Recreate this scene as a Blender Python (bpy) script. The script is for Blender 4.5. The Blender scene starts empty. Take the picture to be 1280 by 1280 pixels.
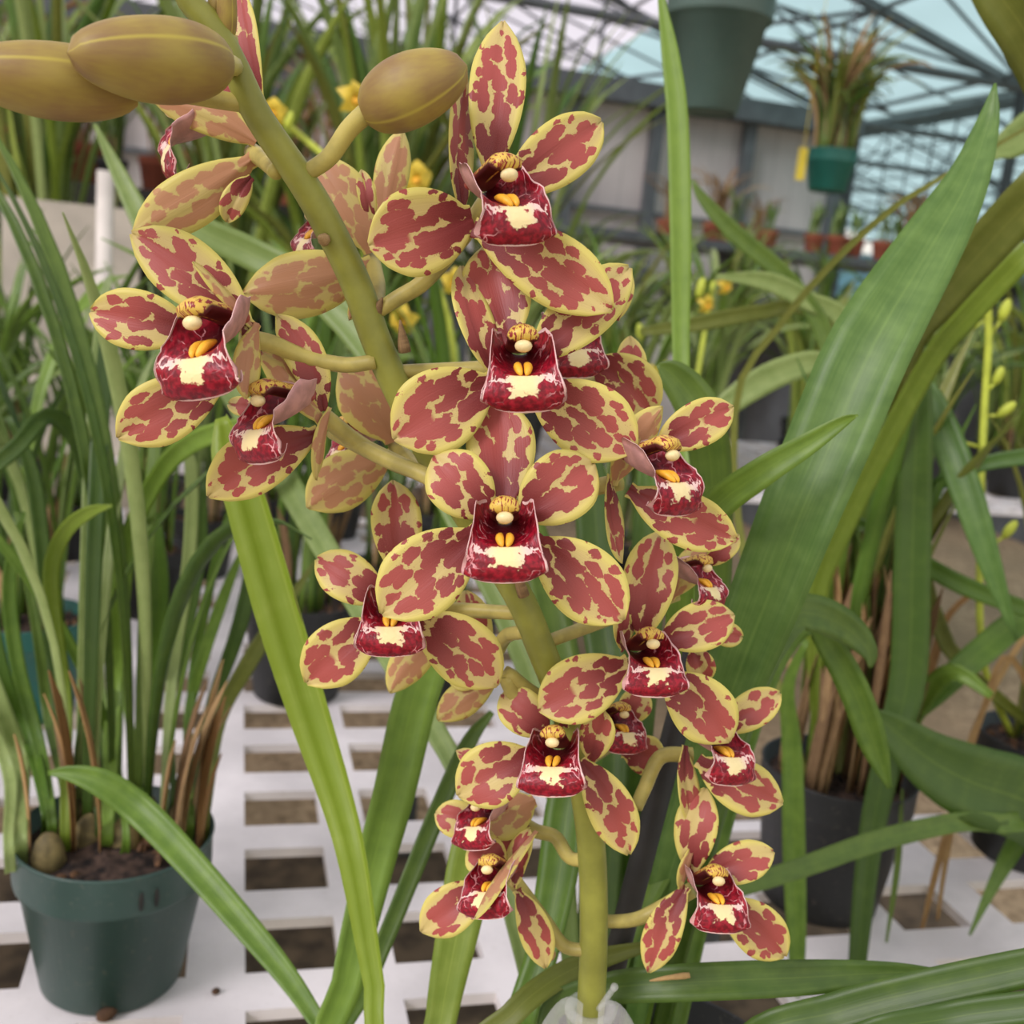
import bpy, math, random
from mathutils import Vector, Matrix, noise
random.seed(7)
C = bpy.context.scene
COL = C.collection
PI = math.pi

# ------------------------------------------------------------------ camera
F = 1330.0
d1 = Vector(((302-640)/F, (640-320)/F, -1.0))
d2 = Vector((1.0, -0.0453, 0.0)); d2.z = d1.x*1 + d1.y*d2.y
AY = d1.normalized(); AX = d2.normalized(); AZ = AX.cross(AY)
R = Matrix((AX, AY, AZ))                    # camera -> world (bench axes)
EYE = Vector((0, 0, 1.25))
cam_data = bpy.data.cameras.new('camera'); cam = bpy.data.objects.new('camera', cam_data); COL.objects.link(cam)
M4 = R.to_4x4(); M4.translation = EYE; cam.matrix_world = M4
cam_data.sensor_width = 36.0; cam_data.sensor_fit = 'HORIZONTAL'; cam_data.lens = F/1280*36
cam_data.clip_start = 0.02; cam_data.clip_end = 200
cam_data.dof.use_dof = True; cam_data.dof.focus_distance = 0.355; cam_data.dof.aperture_fstop = 13.5
C.camera = cam
def P(px, py, d):
    return EYE + R @ (Vector(((px-640)/F, (640-py)/F, -1.0))*d)
def G(px, py, z=0.75):
    r = R @ Vector(((px-640)/F, (640-py)/F, -1.0))
    return EYE + r*((z-EYE.z)/r.z)

# ------------------------------------------------------------------ light and exposure
world = bpy.data.worlds.new('sky'); C.world = world; world.use_nodes = True
wn = world.node_tree.nodes; wl = world.node_tree.links
bg = wn['Background']
tc = wn.new('ShaderNodeTexCoord'); sp = wn.new('ShaderNodeSeparateXYZ'); wl.new(tc.outputs['Generated'], sp.inputs[0])
wr = wn.new('ShaderNodeValToRGB'); wl.new(sp.outputs['Z'], wr.inputs[0])
wr.color_ramp.elements[0].position = 0.0; wr.color_ramp.elements[0].color = (0.64, 0.60, 0.54, 1)
wr.color_ramp.elements[1].position = 0.35; wr.color_ramp.elements[1].color = (0.93, 0.885, 0.82, 1)
wl.new(wr.outputs[0], bg.inputs[0]); bg.inputs[1].default_value = 1.08
sd = bpy.data.lights.new('sun', 'SUN'); sd.energy = 4.2; sd.angle = math.radians(22); sd.color = (1.0, 0.93, 0.80)
sun = bpy.data.objects.new('sun', sd); COL.objects.link(sun)
sun.rotation_euler = Vector((0.72, 0.40, -0.60)).to_track_quat('-Z', 'Y').to_euler()
C.view_settings.view_transform = 'Standard'; C.view_settings.look = 'None'
C.view_settings.exposure = 0.48; C.view_settings.gamma = 1.0; C.view_settings.use_curve_mapping = False

# ------------------------------------------------------------------ material helpers
def lin(c):
    def f(v):
        v /= 255.0
        return v/12.92 if v <= 0.04045 else ((v+0.055)/1.055)**2.4
    return (f(c[0]), f(c[1]), f(c[2]), 1.0)
class NT:
    def __init__(s, name):
        s.m = bpy.data.materials.new(name); s.m.use_nodes = True
        s.t = s.m.node_tree; s.t.nodes.clear()
        s.out = s.n('ShaderNodeOutputMaterial')
    def n(s, typ, **kw):
        nd = s.t.nodes.new(typ)
        for k, v in kw.items(): setattr(nd, k, v)
        return nd
    def put(s, sock, v):
        if hasattr(v, 'is_output'): s.t.links.new(v, sock)
        elif v is not None: sock.default_value = v
    def math(s, op, a, b=None, c=None, clamp=False):
        nd = s.n('ShaderNodeMath', operation=op, use_clamp=clamp)
        s.put(nd.inputs[0], a)
        if b is not None: s.put(nd.inputs[1], b)
        if c is not None: s.put(nd.inputs[2], c)
        return nd.outputs[0]
    def step(s, x, lo, hi):
        nd = s.n('ShaderNodeMapRange', interpolation_type='SMOOTHSTEP')
        s.put(nd.inputs['Value'], x); s.put(nd.inputs['From Min'], lo); s.put(nd.inputs['From Max'], hi)
        return nd.outputs[0]
    def mix(s, f, a, b):
        nd = s.n('ShaderNodeMix', data_type='RGBA')
        s.put(nd.inputs['Factor'], f); s.put(nd.inputs[6], a); s.put(nd.inputs[7], b)
        return nd.outputs[2]
    def uv(s, name='uv'):
        nd = s.n('ShaderNodeUVMap'); nd.uv_map = name
        sp = s.n('ShaderNodeSeparateXYZ'); s.t.links.new(nd.outputs[0], sp.inputs[0])
        return nd.outputs[0], sp.outputs[0], sp.outputs[1]
    def noise(s, vec, scale, detail=2.0, dim='3D', rough=0.5):
        nd = s.n('ShaderNodeTexNoise', noise_dimensions=dim)
        if vec is not None: s.put(nd.inputs['Vector'], vec)
        nd.inputs['Scale'].default_value = scale; nd.inputs['Detail'].default_value = detail; nd.inputs['Roughness'].default_value = rough
        return nd.outputs[0], nd.outputs[1]
    def scalevec(s, vec, sc):
        nd = s.n('ShaderNodeVectorMath', operation='MULTIPLY'); s.put(nd.inputs[0], vec); nd.inputs[1].default_value = sc
        return nd.outputs[0]
    def addvec(s, a, b):
        nd = s.n('ShaderNodeVectorMath', operation='ADD'); s.put(nd.inputs[0], a); s.put(nd.inputs[1], b)
        return nd.outputs[0]
    def obj(s):
        return s.n('ShaderNodeTexCoord').outputs['Object']
    def rnd(s):
        return s.n('ShaderNodeObjectInfo').outputs['Random']
    def finish(s, color, rough=0.5, trans=0.0, spec=0.5, bump=None, bump_strength=0.2, bump_dist=0.001, transcol=None):
        p = s.n('ShaderNodeBsdfPrincipled'); s.put(p.inputs['Base Color'], color); s.put(p.inputs['Roughness'], rough)
        p.inputs['Specular IOR Level'].default_value = spec
        if bump is not None:
            b = s.n('ShaderNodeBump'); b.inputs['Strength'].default_value = bump_strength; b.inputs['Distance'].default_value = bump_dist
            s.put(b.inputs['Height'], bump); s.t.links.new(b.outputs[0], p.inputs['Normal'])
        sh = p.outputs[0]
        if trans > 0:
            tr = s.n('ShaderNodeBsdfTranslucent'); s.put(tr.inputs[0], transcol if transcol is not None else color)
            mx = s.n('ShaderNodeMixShader'); mx.inputs[0].default_value = trans
            s.t.links.new(sh, mx.inputs[1]); s.t.links.new(tr.outputs[0], mx.inputs[2]); sh = mx.outputs[0]
        s.t.links.new(sh, s.out.inputs[0])
        return s.m
def plain(name, rgb, rough=0.6, var=0.12, scale=30.0, spec=0.4, bump=0.0, trans=0.0):
    t = NT(name); o = t.obj()
    f, _ = t.noise(o, scale, 4.0)
    a = lin(rgb); dark = tuple(x*(1-2*var) for x in a[:3])+(1,); lite = tuple(min(1, x*(1+2*var)) for x in a[:3])+(1,)
    col = t.mix(t.step(f, 0.3, 0.7), dark, lite)
    return t.finish(col, rough, trans, spec, f if bump else None, bump, 0.003)

def leaf_mat(name, a, b, rough=0.42, trans=0.28, stain=None):
    t = NT(name); vec, u, v = t.uv()
    r = t.rnd()
    st, _ = t.noise(t.scalevec(vec, (2.5, 34.0, 1.0)), 1.0, 2.0)
    bl, _ = t.noise(t.scalevec(vec, (9.0, 2.0, 1.0)), 1.0, 3.0)
    f = t.math('ADD', t.math('MULTIPLY', st, 0.32), t.math('MULTIPLY_ADD', bl, 0.5, 0.115))
    f = t.math('ADD', f, t.math('MULTIPLY_ADD', r, 0.5, -0.27))
    col = t.mix(t.step(f, 0.25, 0.85), lin(a), lin(b))
    mid = t.math('ABSOLUTE', t.math('SUBTRACT', v, 0.5))
    col = t.mix(t.math('MULTIPLY', t.step(mid, 0.03, 0.005), 0.18), col, lin((min(255, b[0]+25), min(255, b[1]+25), b[2]+12)))
    if stain:
        dx = t.math('DIVIDE', t.math('SUBTRACT', u, stain[0]), 0.11); dy = t.math('DIVIDE', t.math('SUBTRACT', v, stain[1]), 0.11)
        dd = t.math('ADD', t.math('ADD', t.math('MULTIPLY', dx, dx), t.math('MULTIPLY', dy, dy)), t.math('MULTIPLY_ADD', bl, 1.2, -0.6))
        col = t.mix(t.step(dd, 1.1, 0.5), col, lin((96, 82, 50)))
    return t.finish(col, rough, trans, 0.45, st, 0.12, 0.0006)
LEAF = leaf_mat('leaf_green', (84, 118, 36), (130, 162, 62))
LEAF_BLUE = leaf_mat('leaf_blue_green', (82, 118, 50), (126, 160, 82))
LEAF_DARK = leaf_mat('leaf_dark_and_shaded', (64, 92, 30), (104, 130, 50), trans=0.2)  # for dark leaves, and to paint shade into the lower right ones
LEAF_LIGHT = leaf_mat('leaf_yellow_green', (126, 150, 48), (176, 192, 92), trans=0.35)
LEAF_SPOT = leaf_mat('leaf_yellow_green_stained', (146, 170, 56), (190, 206, 104), trans=0.35, stain=(0.95, 0.84))
LEAF_OLIVE = leaf_mat('leaf_olive', (108, 118, 44), (148, 152, 74))
LEAF_HAZE = leaf_mat('leaf_pale_green', (122, 146, 74), (164, 182, 112))
LEAF_DRY = leaf_mat('leaf_dry', (150, 112, 66), (198, 166, 112), rough=0.8)
SHEATH = leaf_mat('sheath_brown', (118, 92, 62), (176, 146, 100), rough=0.8, trans=0.1)
STEM = plain('stem_green', (136, 138, 58), 0.45, 0.10, 60.0)
PED = plain('pedicel_green', (172, 160, 86), 0.45, 0.12, 90.0)

def petal_mat(name, back=False):
    t = NT(name); vec, u, v = t.uv(); pv, _, _ = t.uv('pat')
    edge = t.math('MULTIPLY', t.math('MINIMUM', v, t.math('SUBTRACT', 1.0, v)), 2.0)
    tip = t.math('SUBTRACT', 1.0, u)
    _, nc = t.noise(pv, 2.6, 3.0)
    off = t.scalevec(nc, (0.42, 0.42, 0.0))
    q = t.addvec(pv, off)
    vo = t.n('ShaderNodeTexVoronoi', feature='F1', voronoi_dimensions='2D')
    t.put(vo.inputs['Vector'], t.scalevec(q, (1.38, 2.60, 1.0))); vo.inputs['Scale'].default_value = 1.0; vo.inputs['Randomness'].default_value = 0.82
    fine, _ = t.noise(pv, 16.0, 3.0)
    big, _ = t.noise(pv, 1.0, 1.0)
    dist = t.math('ADD', vo.outputs['Distance'], t.math('MULTIPLY_ADD', fine, 0.16, -0.08))
    m1 = t.step(edge, 0.50, 0.0); m2 = t.step(tip, 0.26, 0.0); mb = t.step(u, 0.5, 0.0)
    T = t.math('MULTIPLY_ADD', m1, -0.44, 0.575)
    T = t.math('MULTIPLY_ADD', m2, -0.40, T)
    T = t.math('MULTIPLY_ADD', mb, 0.09, T)
    T = t.math('ADD', T, t.math('MULTIPLY_ADD', big, 0.36, -0.18))
    soft = 0.06 if back else 0.022
    mask = t.step(t.math('SUBTRACT', T, dist), -soft, soft)
    dots, _ = t.noise(pv, 24.0, 1.0)
    near = t.step(t.math('SUBTRACT', T, dist), -0.20, -0.06)
    mask = t.math('MAXIMUM', mask, t.math('MULTIPLY', t.step(dots, 0.655, 0.69), t.math('MULTIPLY', near, 0.5 if back else 0.85)))
    midd = t.math('ADD', t.math('ABSOLUTE', t.math('SUBTRACT', v, 0.5)), t.math('MULTIPLY_ADD', fine, 0.10, -0.05))
    stripe = t.math('MULTIPLY', t.step(midd, 0.10, 0.085), t.math('MULTIPLY', t.step(u, 0.58, 0.64), t.step(u, 0.965, 0.93)))
    stripe = t.math('MULTIPLY', stripe, t.step(t.rnd(), 0.42, 0.45))
    mask = t.math('MAXIMUM', mask, stripe)
    tiny, _ = t.noise(pv, 42.0, 1.0)
    red = t.mix(t.step(u, 0.08, 0.75), lin((118, 40, 44)), lin((176, 84, 78)))
    red = t.mix(t.math('MULTIPLY', t.step(tiny, 0.42, 0.62), 0.22), red, lin((198, 116, 102)))
    yel = t.mix(t.step(edge, 0.0, 0.5), lin((226, 215, 116)), lin((214, 194, 126)))
    if back:
        red = t.mix(0.28, lin((190, 118, 98)), yel); yel = t.mix(0.2, yel, lin((204, 194, 96)))
    vein, _ = t.noise(t.scalevec(vec, (1.5, 42.0, 1.0)), 1.0, 2.0)
    col = t.mix(mask, yel, red)
    col = t.mix(t.math('MULTIPLY', t.step(vein, 0.55, 0.75), 0.10), col, lin((140, 70, 60)))
    return t.finish(col, 0.42, 0.22, 0.35, vein, 0.25, 0.0005)
PETAL = petal_mat('petal_speckled'); PETAL_BACK = petal_mat('petal_back', True)

def lip_mat():
    t = NT('lip_crimson'); vec, u, v = t.uv(); pv, _, _ = t.uv('pat')
    av = t.math('MULTIPLY', t.math('ABSOLUTE', t.math('SUBTRACT', v, 0.5)), 2.0)
    n1, _ = t.noise(pv, 2.2, 3.0); n2, _ = t.noise(pv, 7.0, 2.0)
    nz = t.math('ADD', t.math('MULTIPLY_ADD', n1, 0.5, -0.25), t.math('MULTIPLY_ADD', n2, 0.36, -0.18))
    rim = t.math('MINIMUM', t.math('SUBTRACT', 1.0, av), t.math('MULTIPLY', t.math('SUBTRACT', 1.0, u), 2.2))
    side = t.math('MULTIPLY', t.step(av, 0.66, 0.86), t.math('MULTIPLY', t.step(u, 0.66, 0.72), t.step(u, 0.90, 0.84)))
    edge = t.step(t.math('ADD', rim, t.math('MULTIPLY', nz, 0.16)), t.math('MULTIPLY_ADD', side, 0.05, 0.048), t.math('MULTIPLY_ADD', side, 0.05, 0.030))
    # cream blaze: a ragged cross-band at the waist and a tongue down the mid-lobe
    uc = t.math('ABSOLUTE', t.math('ADD', t.math('SUBTRACT', u, 0.650), t.math('MULTIPLY', nz, 0.42)))
    bw = t.math('MULTIPLY_ADD', av, -0.040, 0.044)
    band = t.math('MULTIPLY', t.step(uc, t.math('ADD', bw, 0.006), t.math('SUBTRACT', bw, 0.006)), t.step(t.math('ADD', av, nz), 0.92, 0.84))
    tw = t.math('MULTIPLY_ADD', u, -0.55, 0.66)
    tongue = t.math('MULTIPLY', t.step(t.math('SUBTRACT', t.math('ADD', av, t.math('MULTIPLY', nz, 1.1)), tw), 0.03, -0.03),
                    t.math('MULTIPLY', t.step(u, 0.59, 0.61), t.step(t.math('ADD', u, t.math('MULTIPLY', nz, 0.5)), 0.83, 0.80)))
    cream = t.math('MAXIMUM', band, tongue)
    vo = t.n('ShaderNodeTexVoronoi', feature='DISTANCE_TO_EDGE', voronoi_dimensions='2D')
    _, nc = t.noise(pv, 3.0, 2.0)
    t.put(vo.inputs['Vector'], t.addvec(pv, t.scalevec(nc, (0.6, 0.6, 0.0)))); vo.inputs['Scale'].default_value = 2.0
    pale = t.math('MULTIPLY', t.step(vo.outputs['Distance'], 0.06, 0.025), t.math('MULTIPLY', t.step(av, 0.30, 0.70), t.step(u, 0.02, 0.2)))
    pale = t.math('MULTIPLY', pale, t.step(n1, 0.42, 0.55))
    red = t.mix(t.step(n2, 0.35, 0.7), lin((112, 8, 26)), lin((168, 24, 46)))
    red = t.mix(t.math('MULTIPLY', t.step(u, 0.40, 0.15), t.step(av, 0.75, 0.40)), red, lin((84, 20, 26)))
    col = t.mix(pale, red, lin((226, 158, 160)))
    col = t.mix(cream, col, t.mix(t.step(av, 0.1, 0.6), lin((250, 232, 170)), lin((240, 206, 196))))
    col = t.mix(edge, col, lin((236, 196, 190)))
    return t.finish(col, 0.38, 0.12, 0.4, n2, 0.35, 0.0008)
LIP = lip_mat()
LIP_OUT = plain('lip_outside', (196, 146, 140), 0.5, 0.10, 180.0, trans=0.15)
KEEL = plain('keel_yellow', (236, 176, 50), 0.45, 0.06, 300.0)
CAP = plain('anther_cream', (236, 216, 160), 0.4, 0.05, 300.0)
def column_mat():
    t = NT('column_spotted'); vec, u, v = t.uv(); pv, _, _ = t.uv('pat')
    n, _ = t.noise(pv, 7.5, 2.0)
    top = t.step(t.math('ABSOLUTE', t.math('SUBTRACT', v, 0.5)), 0.24, 0.19)
    spots = t.mix(t.step(n, 0.53, 0.57), lin((226, 190, 86)), lin((146, 42, 44)))
    rim = t.math('MULTIPLY', t.step(u, 0.90, 0.93), t.step(u, 1.0, 0.97))
    col = t.mix(top, lin((92, 40, 38)), spots)
    col = t.mix(t.step(u, 0.5, 0.2), col, lin((150, 70, 60)))
    return t.finish(col, 0.4, 0.1, 0.4)
COLUMN = column_mat()
def bud_mat():
    t = NT('bud_olive'); vec, u, v = t.uv()
    n, _ = t.noise(t.scalevec(vec, (0.8, 2.5, 1.0)), 1.2, 1.0); g, _ = t.noise(t.scalevec(vec, (3.0, 40.0, 1.0)), 1.0, 2.0)
    f = t.math('ADD', n, t.math('MULTIPLY_ADD', g, 0.25, -0.12))
    col = t.mix(t.step(f, 0.20, 0.80), lin((132, 102, 64)), lin((166, 148, 68)))
    seam = t.math('ABSOLUTE', t.math('SUBTRACT', t.math('FRACT', t.math('MULTIPLY', v, 3.0)), 0.5))
    col = t.mix(t.math('MULTIPLY', t.step(seam, 0.045, 0.0), 0.7), col, lin((190, 176, 74)))
    return t.finish(col, 0.5, 0.06, 0.4)
BUD = bud_mat()

def plastic(name, rgb, rough=0.4):
    t = NT(name); o = t.obj(); n, _ = t.noise(o, 9.0, 5.0); g, _ = t.noise(o, 220.0, 2.0)
    a = lin(rgb); d = tuple(x*0.75 for x in a[:3])+(1,)
    col = t.mix(t.step(n, 0.35, 0.7), d, a)
    col = t.mix(t.math('MULTIPLY', t.step(g, 0.6, 0.75), 0.15), col, lin((150, 140, 120)))
    return t.finish(col, rough, 0, 0.45, g, 0.06, 0.001)
POT_GREEN = plastic('pot_green_plastic', (52, 78, 70)); POT_BLACK = plastic('pot_black_plastic', (40, 42, 42), 0.5)
POT_GREY = plastic('pot_grey_green_plastic', (80, 102, 94), 0.4); POT_TEAL = plastic('pot_teal_plastic', (36, 104, 92)); TERRA = plastic('terracotta', (168, 92, 66), 0.85)
WHITE = plastic('bench_white_plastic', (232, 228, 226), 0.5); PVC = plastic('pipe_white', (226, 220, 208), 0.5)
STEEL = plastic('steel_grey', (92, 98, 100), 0.5); BLACK = plain('stake_black', (36, 34, 30), 0.6, 0.15, 60.0)
YELLOW_CARD = plastic('card_yellow', (222, 200, 60), 0.6); BOARD = plastic('board_grey', (196, 188, 172), 0.8)
WOOD = plain('wood_brown', (112, 92, 74), 0.85, 0.2, 14.0)
BENCH_SHADE = plain('ground_cloth', (78, 66, 50), 0.95, 0.25, 18.0)  # shade below the benches put into a dark brown colour
BULB = plain('bulb_green_brown', (112, 100, 62), 0.7, 0.25, 90.0)
SOIL = plain('bark_mix', (52, 40, 32), 0.95, 0.45, 120.0, bump=0.6); CHIP = plain('bark_chip', (104, 76, 52), 0.9, 0.3, 90.0)
YPETAL = plain('petal_yellow', (226, 200, 70), 0.5, 0.06, 60.0, trans=0.3); YBUD = plain('bud_yellow_green', (176, 188, 66), 0.5, 0.08, 60.0)
def gravel_mat():
    t = NT('gravel'); o = t.obj()
    vo = t.n('ShaderNodeTexVoronoi'); t.put(vo.inputs['Vector'], o); vo.inputs['Scale'].default_value = 55.0
    n, _ = t.noise(o, 1.6, 4.0); g, _ = t.noise(o, 40.0, 3.0)
    col = t.mix(vo.outputs['Color'], lin((104, 86, 64)), lin((182, 160, 128)))
    col = t.mix(t.step(n, 0.35, 0.7), col, lin((132, 116, 92)))
    return t.finish(col, 0.95, 0, 0.2, g, 0.6, 0.01)
GRAVEL = gravel_mat()
def wall_mat():
    t = NT('wall_sheeting'); o = t.obj(); n, _ = t.noise(o, 1.3, 3.0)
    sp = t.n('ShaderNodeSeparateXYZ'); t.put(sp.inputs[0], o)
    rib = t.math('ABSOLUTE', t.math('SUBTRACT', t.math('FRACT', t.math('MULTIPLY', sp.outputs[0], 5.0)), 0.5))
    col = t.mix(t.step(n, 0.3, 0.7), lin((176, 170, 166)), lin((202, 196, 190)))
    col = t.mix(t.math('MULTIPLY', t.step(rib, 0.06, 0.0), 0.35), col, lin((120, 118, 116)))
    return t.finish(col, 0.8, 0, 0.2)
WALL = wall_mat()
def pane_mat(name, tint, dif, amount):
    t = NT(name); o = t.obj(); n, _ = t.noise(o, 1.1, 3.0)
    tr = t.n('ShaderNodeBsdfTransparent'); t.put(tr.inputs[0], t.mix(t.step(n, 0.35, 0.65), tuple(x*0.8 for x in tint[:3])+(1,), tint))
    df = t.n('ShaderNodeBsdfTranslucent'); t.put(df.inputs[0], dif)
    mx = t.n('ShaderNodeMixShader'); mx.inputs[0].default_value = amount
    t.t.links.new(tr.outputs[0], mx.inputs[1]); t.t.links.new(df.outputs[0], mx.inputs[2]); t.t.links.new(mx.outputs[0], t.out.inputs[0])
    return t.m
PANE = pane_mat('roof_pane_clear', (0.64, 0.63, 0.78, 1), (0.62, 0.61, 0.70, 1), 0.35)
PANE_TEAL = pane_mat('roof_pane_teal', (0.36, 0.53, 0.62, 1), (0.36, 0.52, 0.58, 1), 0.4)
def clear_mat():
    t = NT('clear_plastic')
    p = t.n('ShaderNodeBsdfPrincipled'); p.inputs['Base Color'].default_value = (0.85, 0.86, 0.84, 1); p.inputs['Roughness'].default_value = 0.12
    p.inputs['IOR'].default_value = 1.4
    tr = t.n('ShaderNodeBsdfTransparent'); tr.inputs[0].default_value = (0.93, 0.94, 0.93, 1)
    mx = t.n('ShaderNodeMixShader'); mx.inputs[0].default_value = 0.17
    t.t.links.new(tr.outputs[0], mx.inputs[1]); t.t.links.new(p.outputs[0], mx.inputs[2]); t.t.links.new(mx.outputs[0], t.out.inputs[0])
    return t.m
CLEAR = clear_mat()

# ------------------------------------------------------------------ mesh helpers
class MB:
    """collects vertices, faces, two uv sets and material slots for ONE mesh object"""
    def __init__(s): s.v = []; s.f = []; s.m = []; s.uv = {}; s.pat = {}
    def quad(s, idx, mat=0): s.f.append(tuple(idx)); s.m.append(mat)
    def grid(s, rows, mat=0, uvs=None, pats=None, flip=False, closed=False):
        b = len(s.v); nr = len(rows); nc = len(rows[0])
        for r in rows: s.v.extend(r)
        for i in range(nr-1):
            for j in range(nc if closed else nc-1):
                k = (j+1) % nc
                q = (b+i*nc+j, b+i*nc+k, b+(i+1)*nc+k, b+(i+1)*nc+j)
                s.quad(q[::-1] if flip else q, mat)
        if uvs:
            for i in range(nr):
                for j in range(nc): s.uv[b+i*nc+j] = uvs[i][j]
        if pats:
            for i in range(nr):
                for j in range(nc): s.pat[b+i*nc+j] = pats[i][j]
        return b
    def box(s, lo, hi, mat=0):
        x0, y0, z0 = lo; x1, y1, z1 = hi; b = len(s.v)
        s.v += [Vector(p) for p in ((x0,y0,z0),(x1,y0,z0),(x1,y1,z0),(x0,y1,z0),(x0,y0,z1),(x1,y0,z1),(x1,y1,z1),(x0,y1,z1))]
        for q in ((3,2,1,0),(4,5,6,7),(0,1,5,4),(1,2,6,5),(2,3,7,6),(3,0,4,7)): s.quad([b+i for i in q], mat)
    def tube(s, pts, rad, n=10, mat=0, caps=True):
        rows = []; uvs = []; N = None; L = len(pts)
        for i, p in enumerate(pts):
            T = (pts[min(i+1, L-1)]-pts[max(i-1, 0)]).normalized()
            if N is None: N = T.orthogonal().normalized()
            N = (N-T*N.dot(T)).normalized(); B = T.cross(N); r = rad[i] if isinstance(rad, (list, tuple)) else rad
            rows.append([p+(N*math.cos(2*PI*k/n)+B*math.sin(2*PI*k/n))*r for k in range(n)])
            uvs.append([(i/max(1, L-1), k/n) for k in range(n)])
        b = s.grid(rows, mat, uvs, uvs, closed=True)
        if caps:
            s.quad([b+k for k in range(n)][::-1], mat); s.quad([b+(L-1)*n+k for k in range(n)], mat)
    def lathe(s, prof, n=32, mat=0, c=Vector((0,0,0))):
        rows = [[c+Vector((r*math.cos(2*PI*k/n), r*math.sin(2*PI*k/n), z)) for k in range(n)] for r, z in prof]
        s.grid(rows, mat, closed=True)
    def blob(s, c, ax, ay, az, mat=0, nu=8, nv=10):
        rows = []; 
        for i in range(nu+1):
            a = PI*i/nu; rr = max(1e-3, math.sin(a))
            rows.append([c+ax*(rr*math.cos(2*PI*k/nv))+ay*(rr*math.sin(2*PI*k/nv))+az*math.cos(a) for k in range(nv)])
        uvs = [[(i/nu, k/nv) for k in range(nv)] for i in range(nu+1)]
        s.grid(rows, mat, uvs, uvs, closed=True)
    def build(s, name, mats, parent=None, smooth=True, origin=None):
        me = bpy.data.meshes.new(name); me.from_pydata([tuple(v) for v in s.v], [], s.f); me.update()
        for m in (mats if isinstance(mats, (list, tuple)) else [mats]): me.materials.append(m)
        me.polygons.foreach_set('material_index', s.m)
        me.polygons.foreach_set('use_smooth', [smooth]*len(s.f))
        lv = [l.vertex_index for l in me.loops]
        if s.uv:
            for nm, d in (('uv', s.uv), ('pat', s.pat)):
                if d:
                    L = me.uv_layers.new(name=nm); arr = []
                    for i in lv: arr.extend(d.get(i, (0.0, 0.0)))
                    L.data.foreach_set('uv', arr)
        o = bpy.data.objects.new(name, me); COL.objects.link(o)
        if parent is not None:
            o.parent = parent; o.matrix_parent_inverse = WM(parent).inverted()
        return o
def WM(o):
    m = o.matrix_basis.copy()
    if o.parent: m = WM(o.parent) @ o.matrix_parent_inverse @ m
    return m
def empty(name, loc, label=None, cat=None, group=None):
    o = bpy.data.objects.new(name, None); o.location = loc; o.empty_display_size = 0.02; COL.objects.link(o)
    if label: tag(o, label, cat, group)
    return o
def tag(o, label, cat, group=None):
    o['label'] = label; o['category'] = cat
    if group: o['group'] = group
    return o
def struct(o): o['kind'] = 'structure'; return o
def copy_thing(src, loc, rotz=0.0, scale=1.0, label=None, group=None):
    r = src.copy(); COL.objects.link(r); r.location = loc; r.rotation_euler = (0, 0, rotz); r.scale = (scale,)*3
    if label: r['label'] = label
    if group: r['group'] = group
    for ch in list(src.children):
        c = ch.copy(); COL.objects.link(c); c.parent = r
        for g in ch.children:
            d = g.copy(); COL.objects.link(d); d.parent = c
    return r
def spline(pts, n):
    """Catmull-Rom through tuples/vectors of any length"""
    P_ = [tuple(p) for p in pts]; out = []
    P_ = [tuple(2*a-b for a, b in zip(P_[0], P_[1]))]+P_+[tuple(2*a-b for a, b in zip(P_[-1], P_[-2]))]
    seg = len(P_)-3
    for i in range(n):
        t = i/(n-1)*seg; k = min(int(t), seg-1); t -= k
        a, b, c, d = P_[k:k+4]
        out.append(tuple(0.5*((2*y)+(-x+z)*t+(2*x-5*y+4*z-w)*t*t+(-x+3*y-3*z+w)*t**3) for x, y, z, w in zip(a, b, c, d)))
    return out
def ribbon(mb, pts, wid, sides, fold=0.16, thick=0.0007, mat=0, scale_uv=10.0):
    """strap leaf: V-folded blade with real thickness"""
    n = len(pts); vs = (-1, -0.55, 0, 0.55, 1); top = []; bot = []; uvs = []; L = 0
    for i in range(n):
        T = (pts[min(i+1, n-1)]-pts[max(i-1, 0)]).normalized()
        S = sides[i]; S = (S-T*S.dot(T)).normalized(); N = T.cross(S).normalized()
        if i: L += (pts[i]-pts[i-1]).length
        w = wid[i]*0.5
        top.append([pts[i]+S*(v*w)+N*(fold*w*2*abs(v)**1.3) for v in vs])
        bot.append([pts[i]+S*(v*w)+N*(fold*w*2*abs(v)**1.3-thick*(1.0 if abs(v) < 1 else 0.35)) for v in vs])
        uvs.append([(L*scale_uv, 0.5+0.5*v) for v in vs])
    b0 = mb.grid(top, mat, uvs, uvs); b1 = mb.grid(bot, mat, uvs, uvs, flip=True); m = len(vs)
    for i in range(n-1):
        mb.quad((b0+i*m, b0+(i+1)*m, b1+(i+1)*m, b1+i*m), mat)
        mb.quad((b0+i*m+m-1, b1+i*m+m-1, b1+(i+1)*m+m-1, b0+(i+1)*m+m-1), mat)
    mb.quad((b0, b1, b1+1, b0+1), mat); mb.quad((b0+1, b1+1, b1+2, b0+2), mat); mb.quad((b0+2, b1+2, b1+3, b0+3), mat); mb.quad((b0+3, b1+3, b1+4, b0+4), mat)
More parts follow.
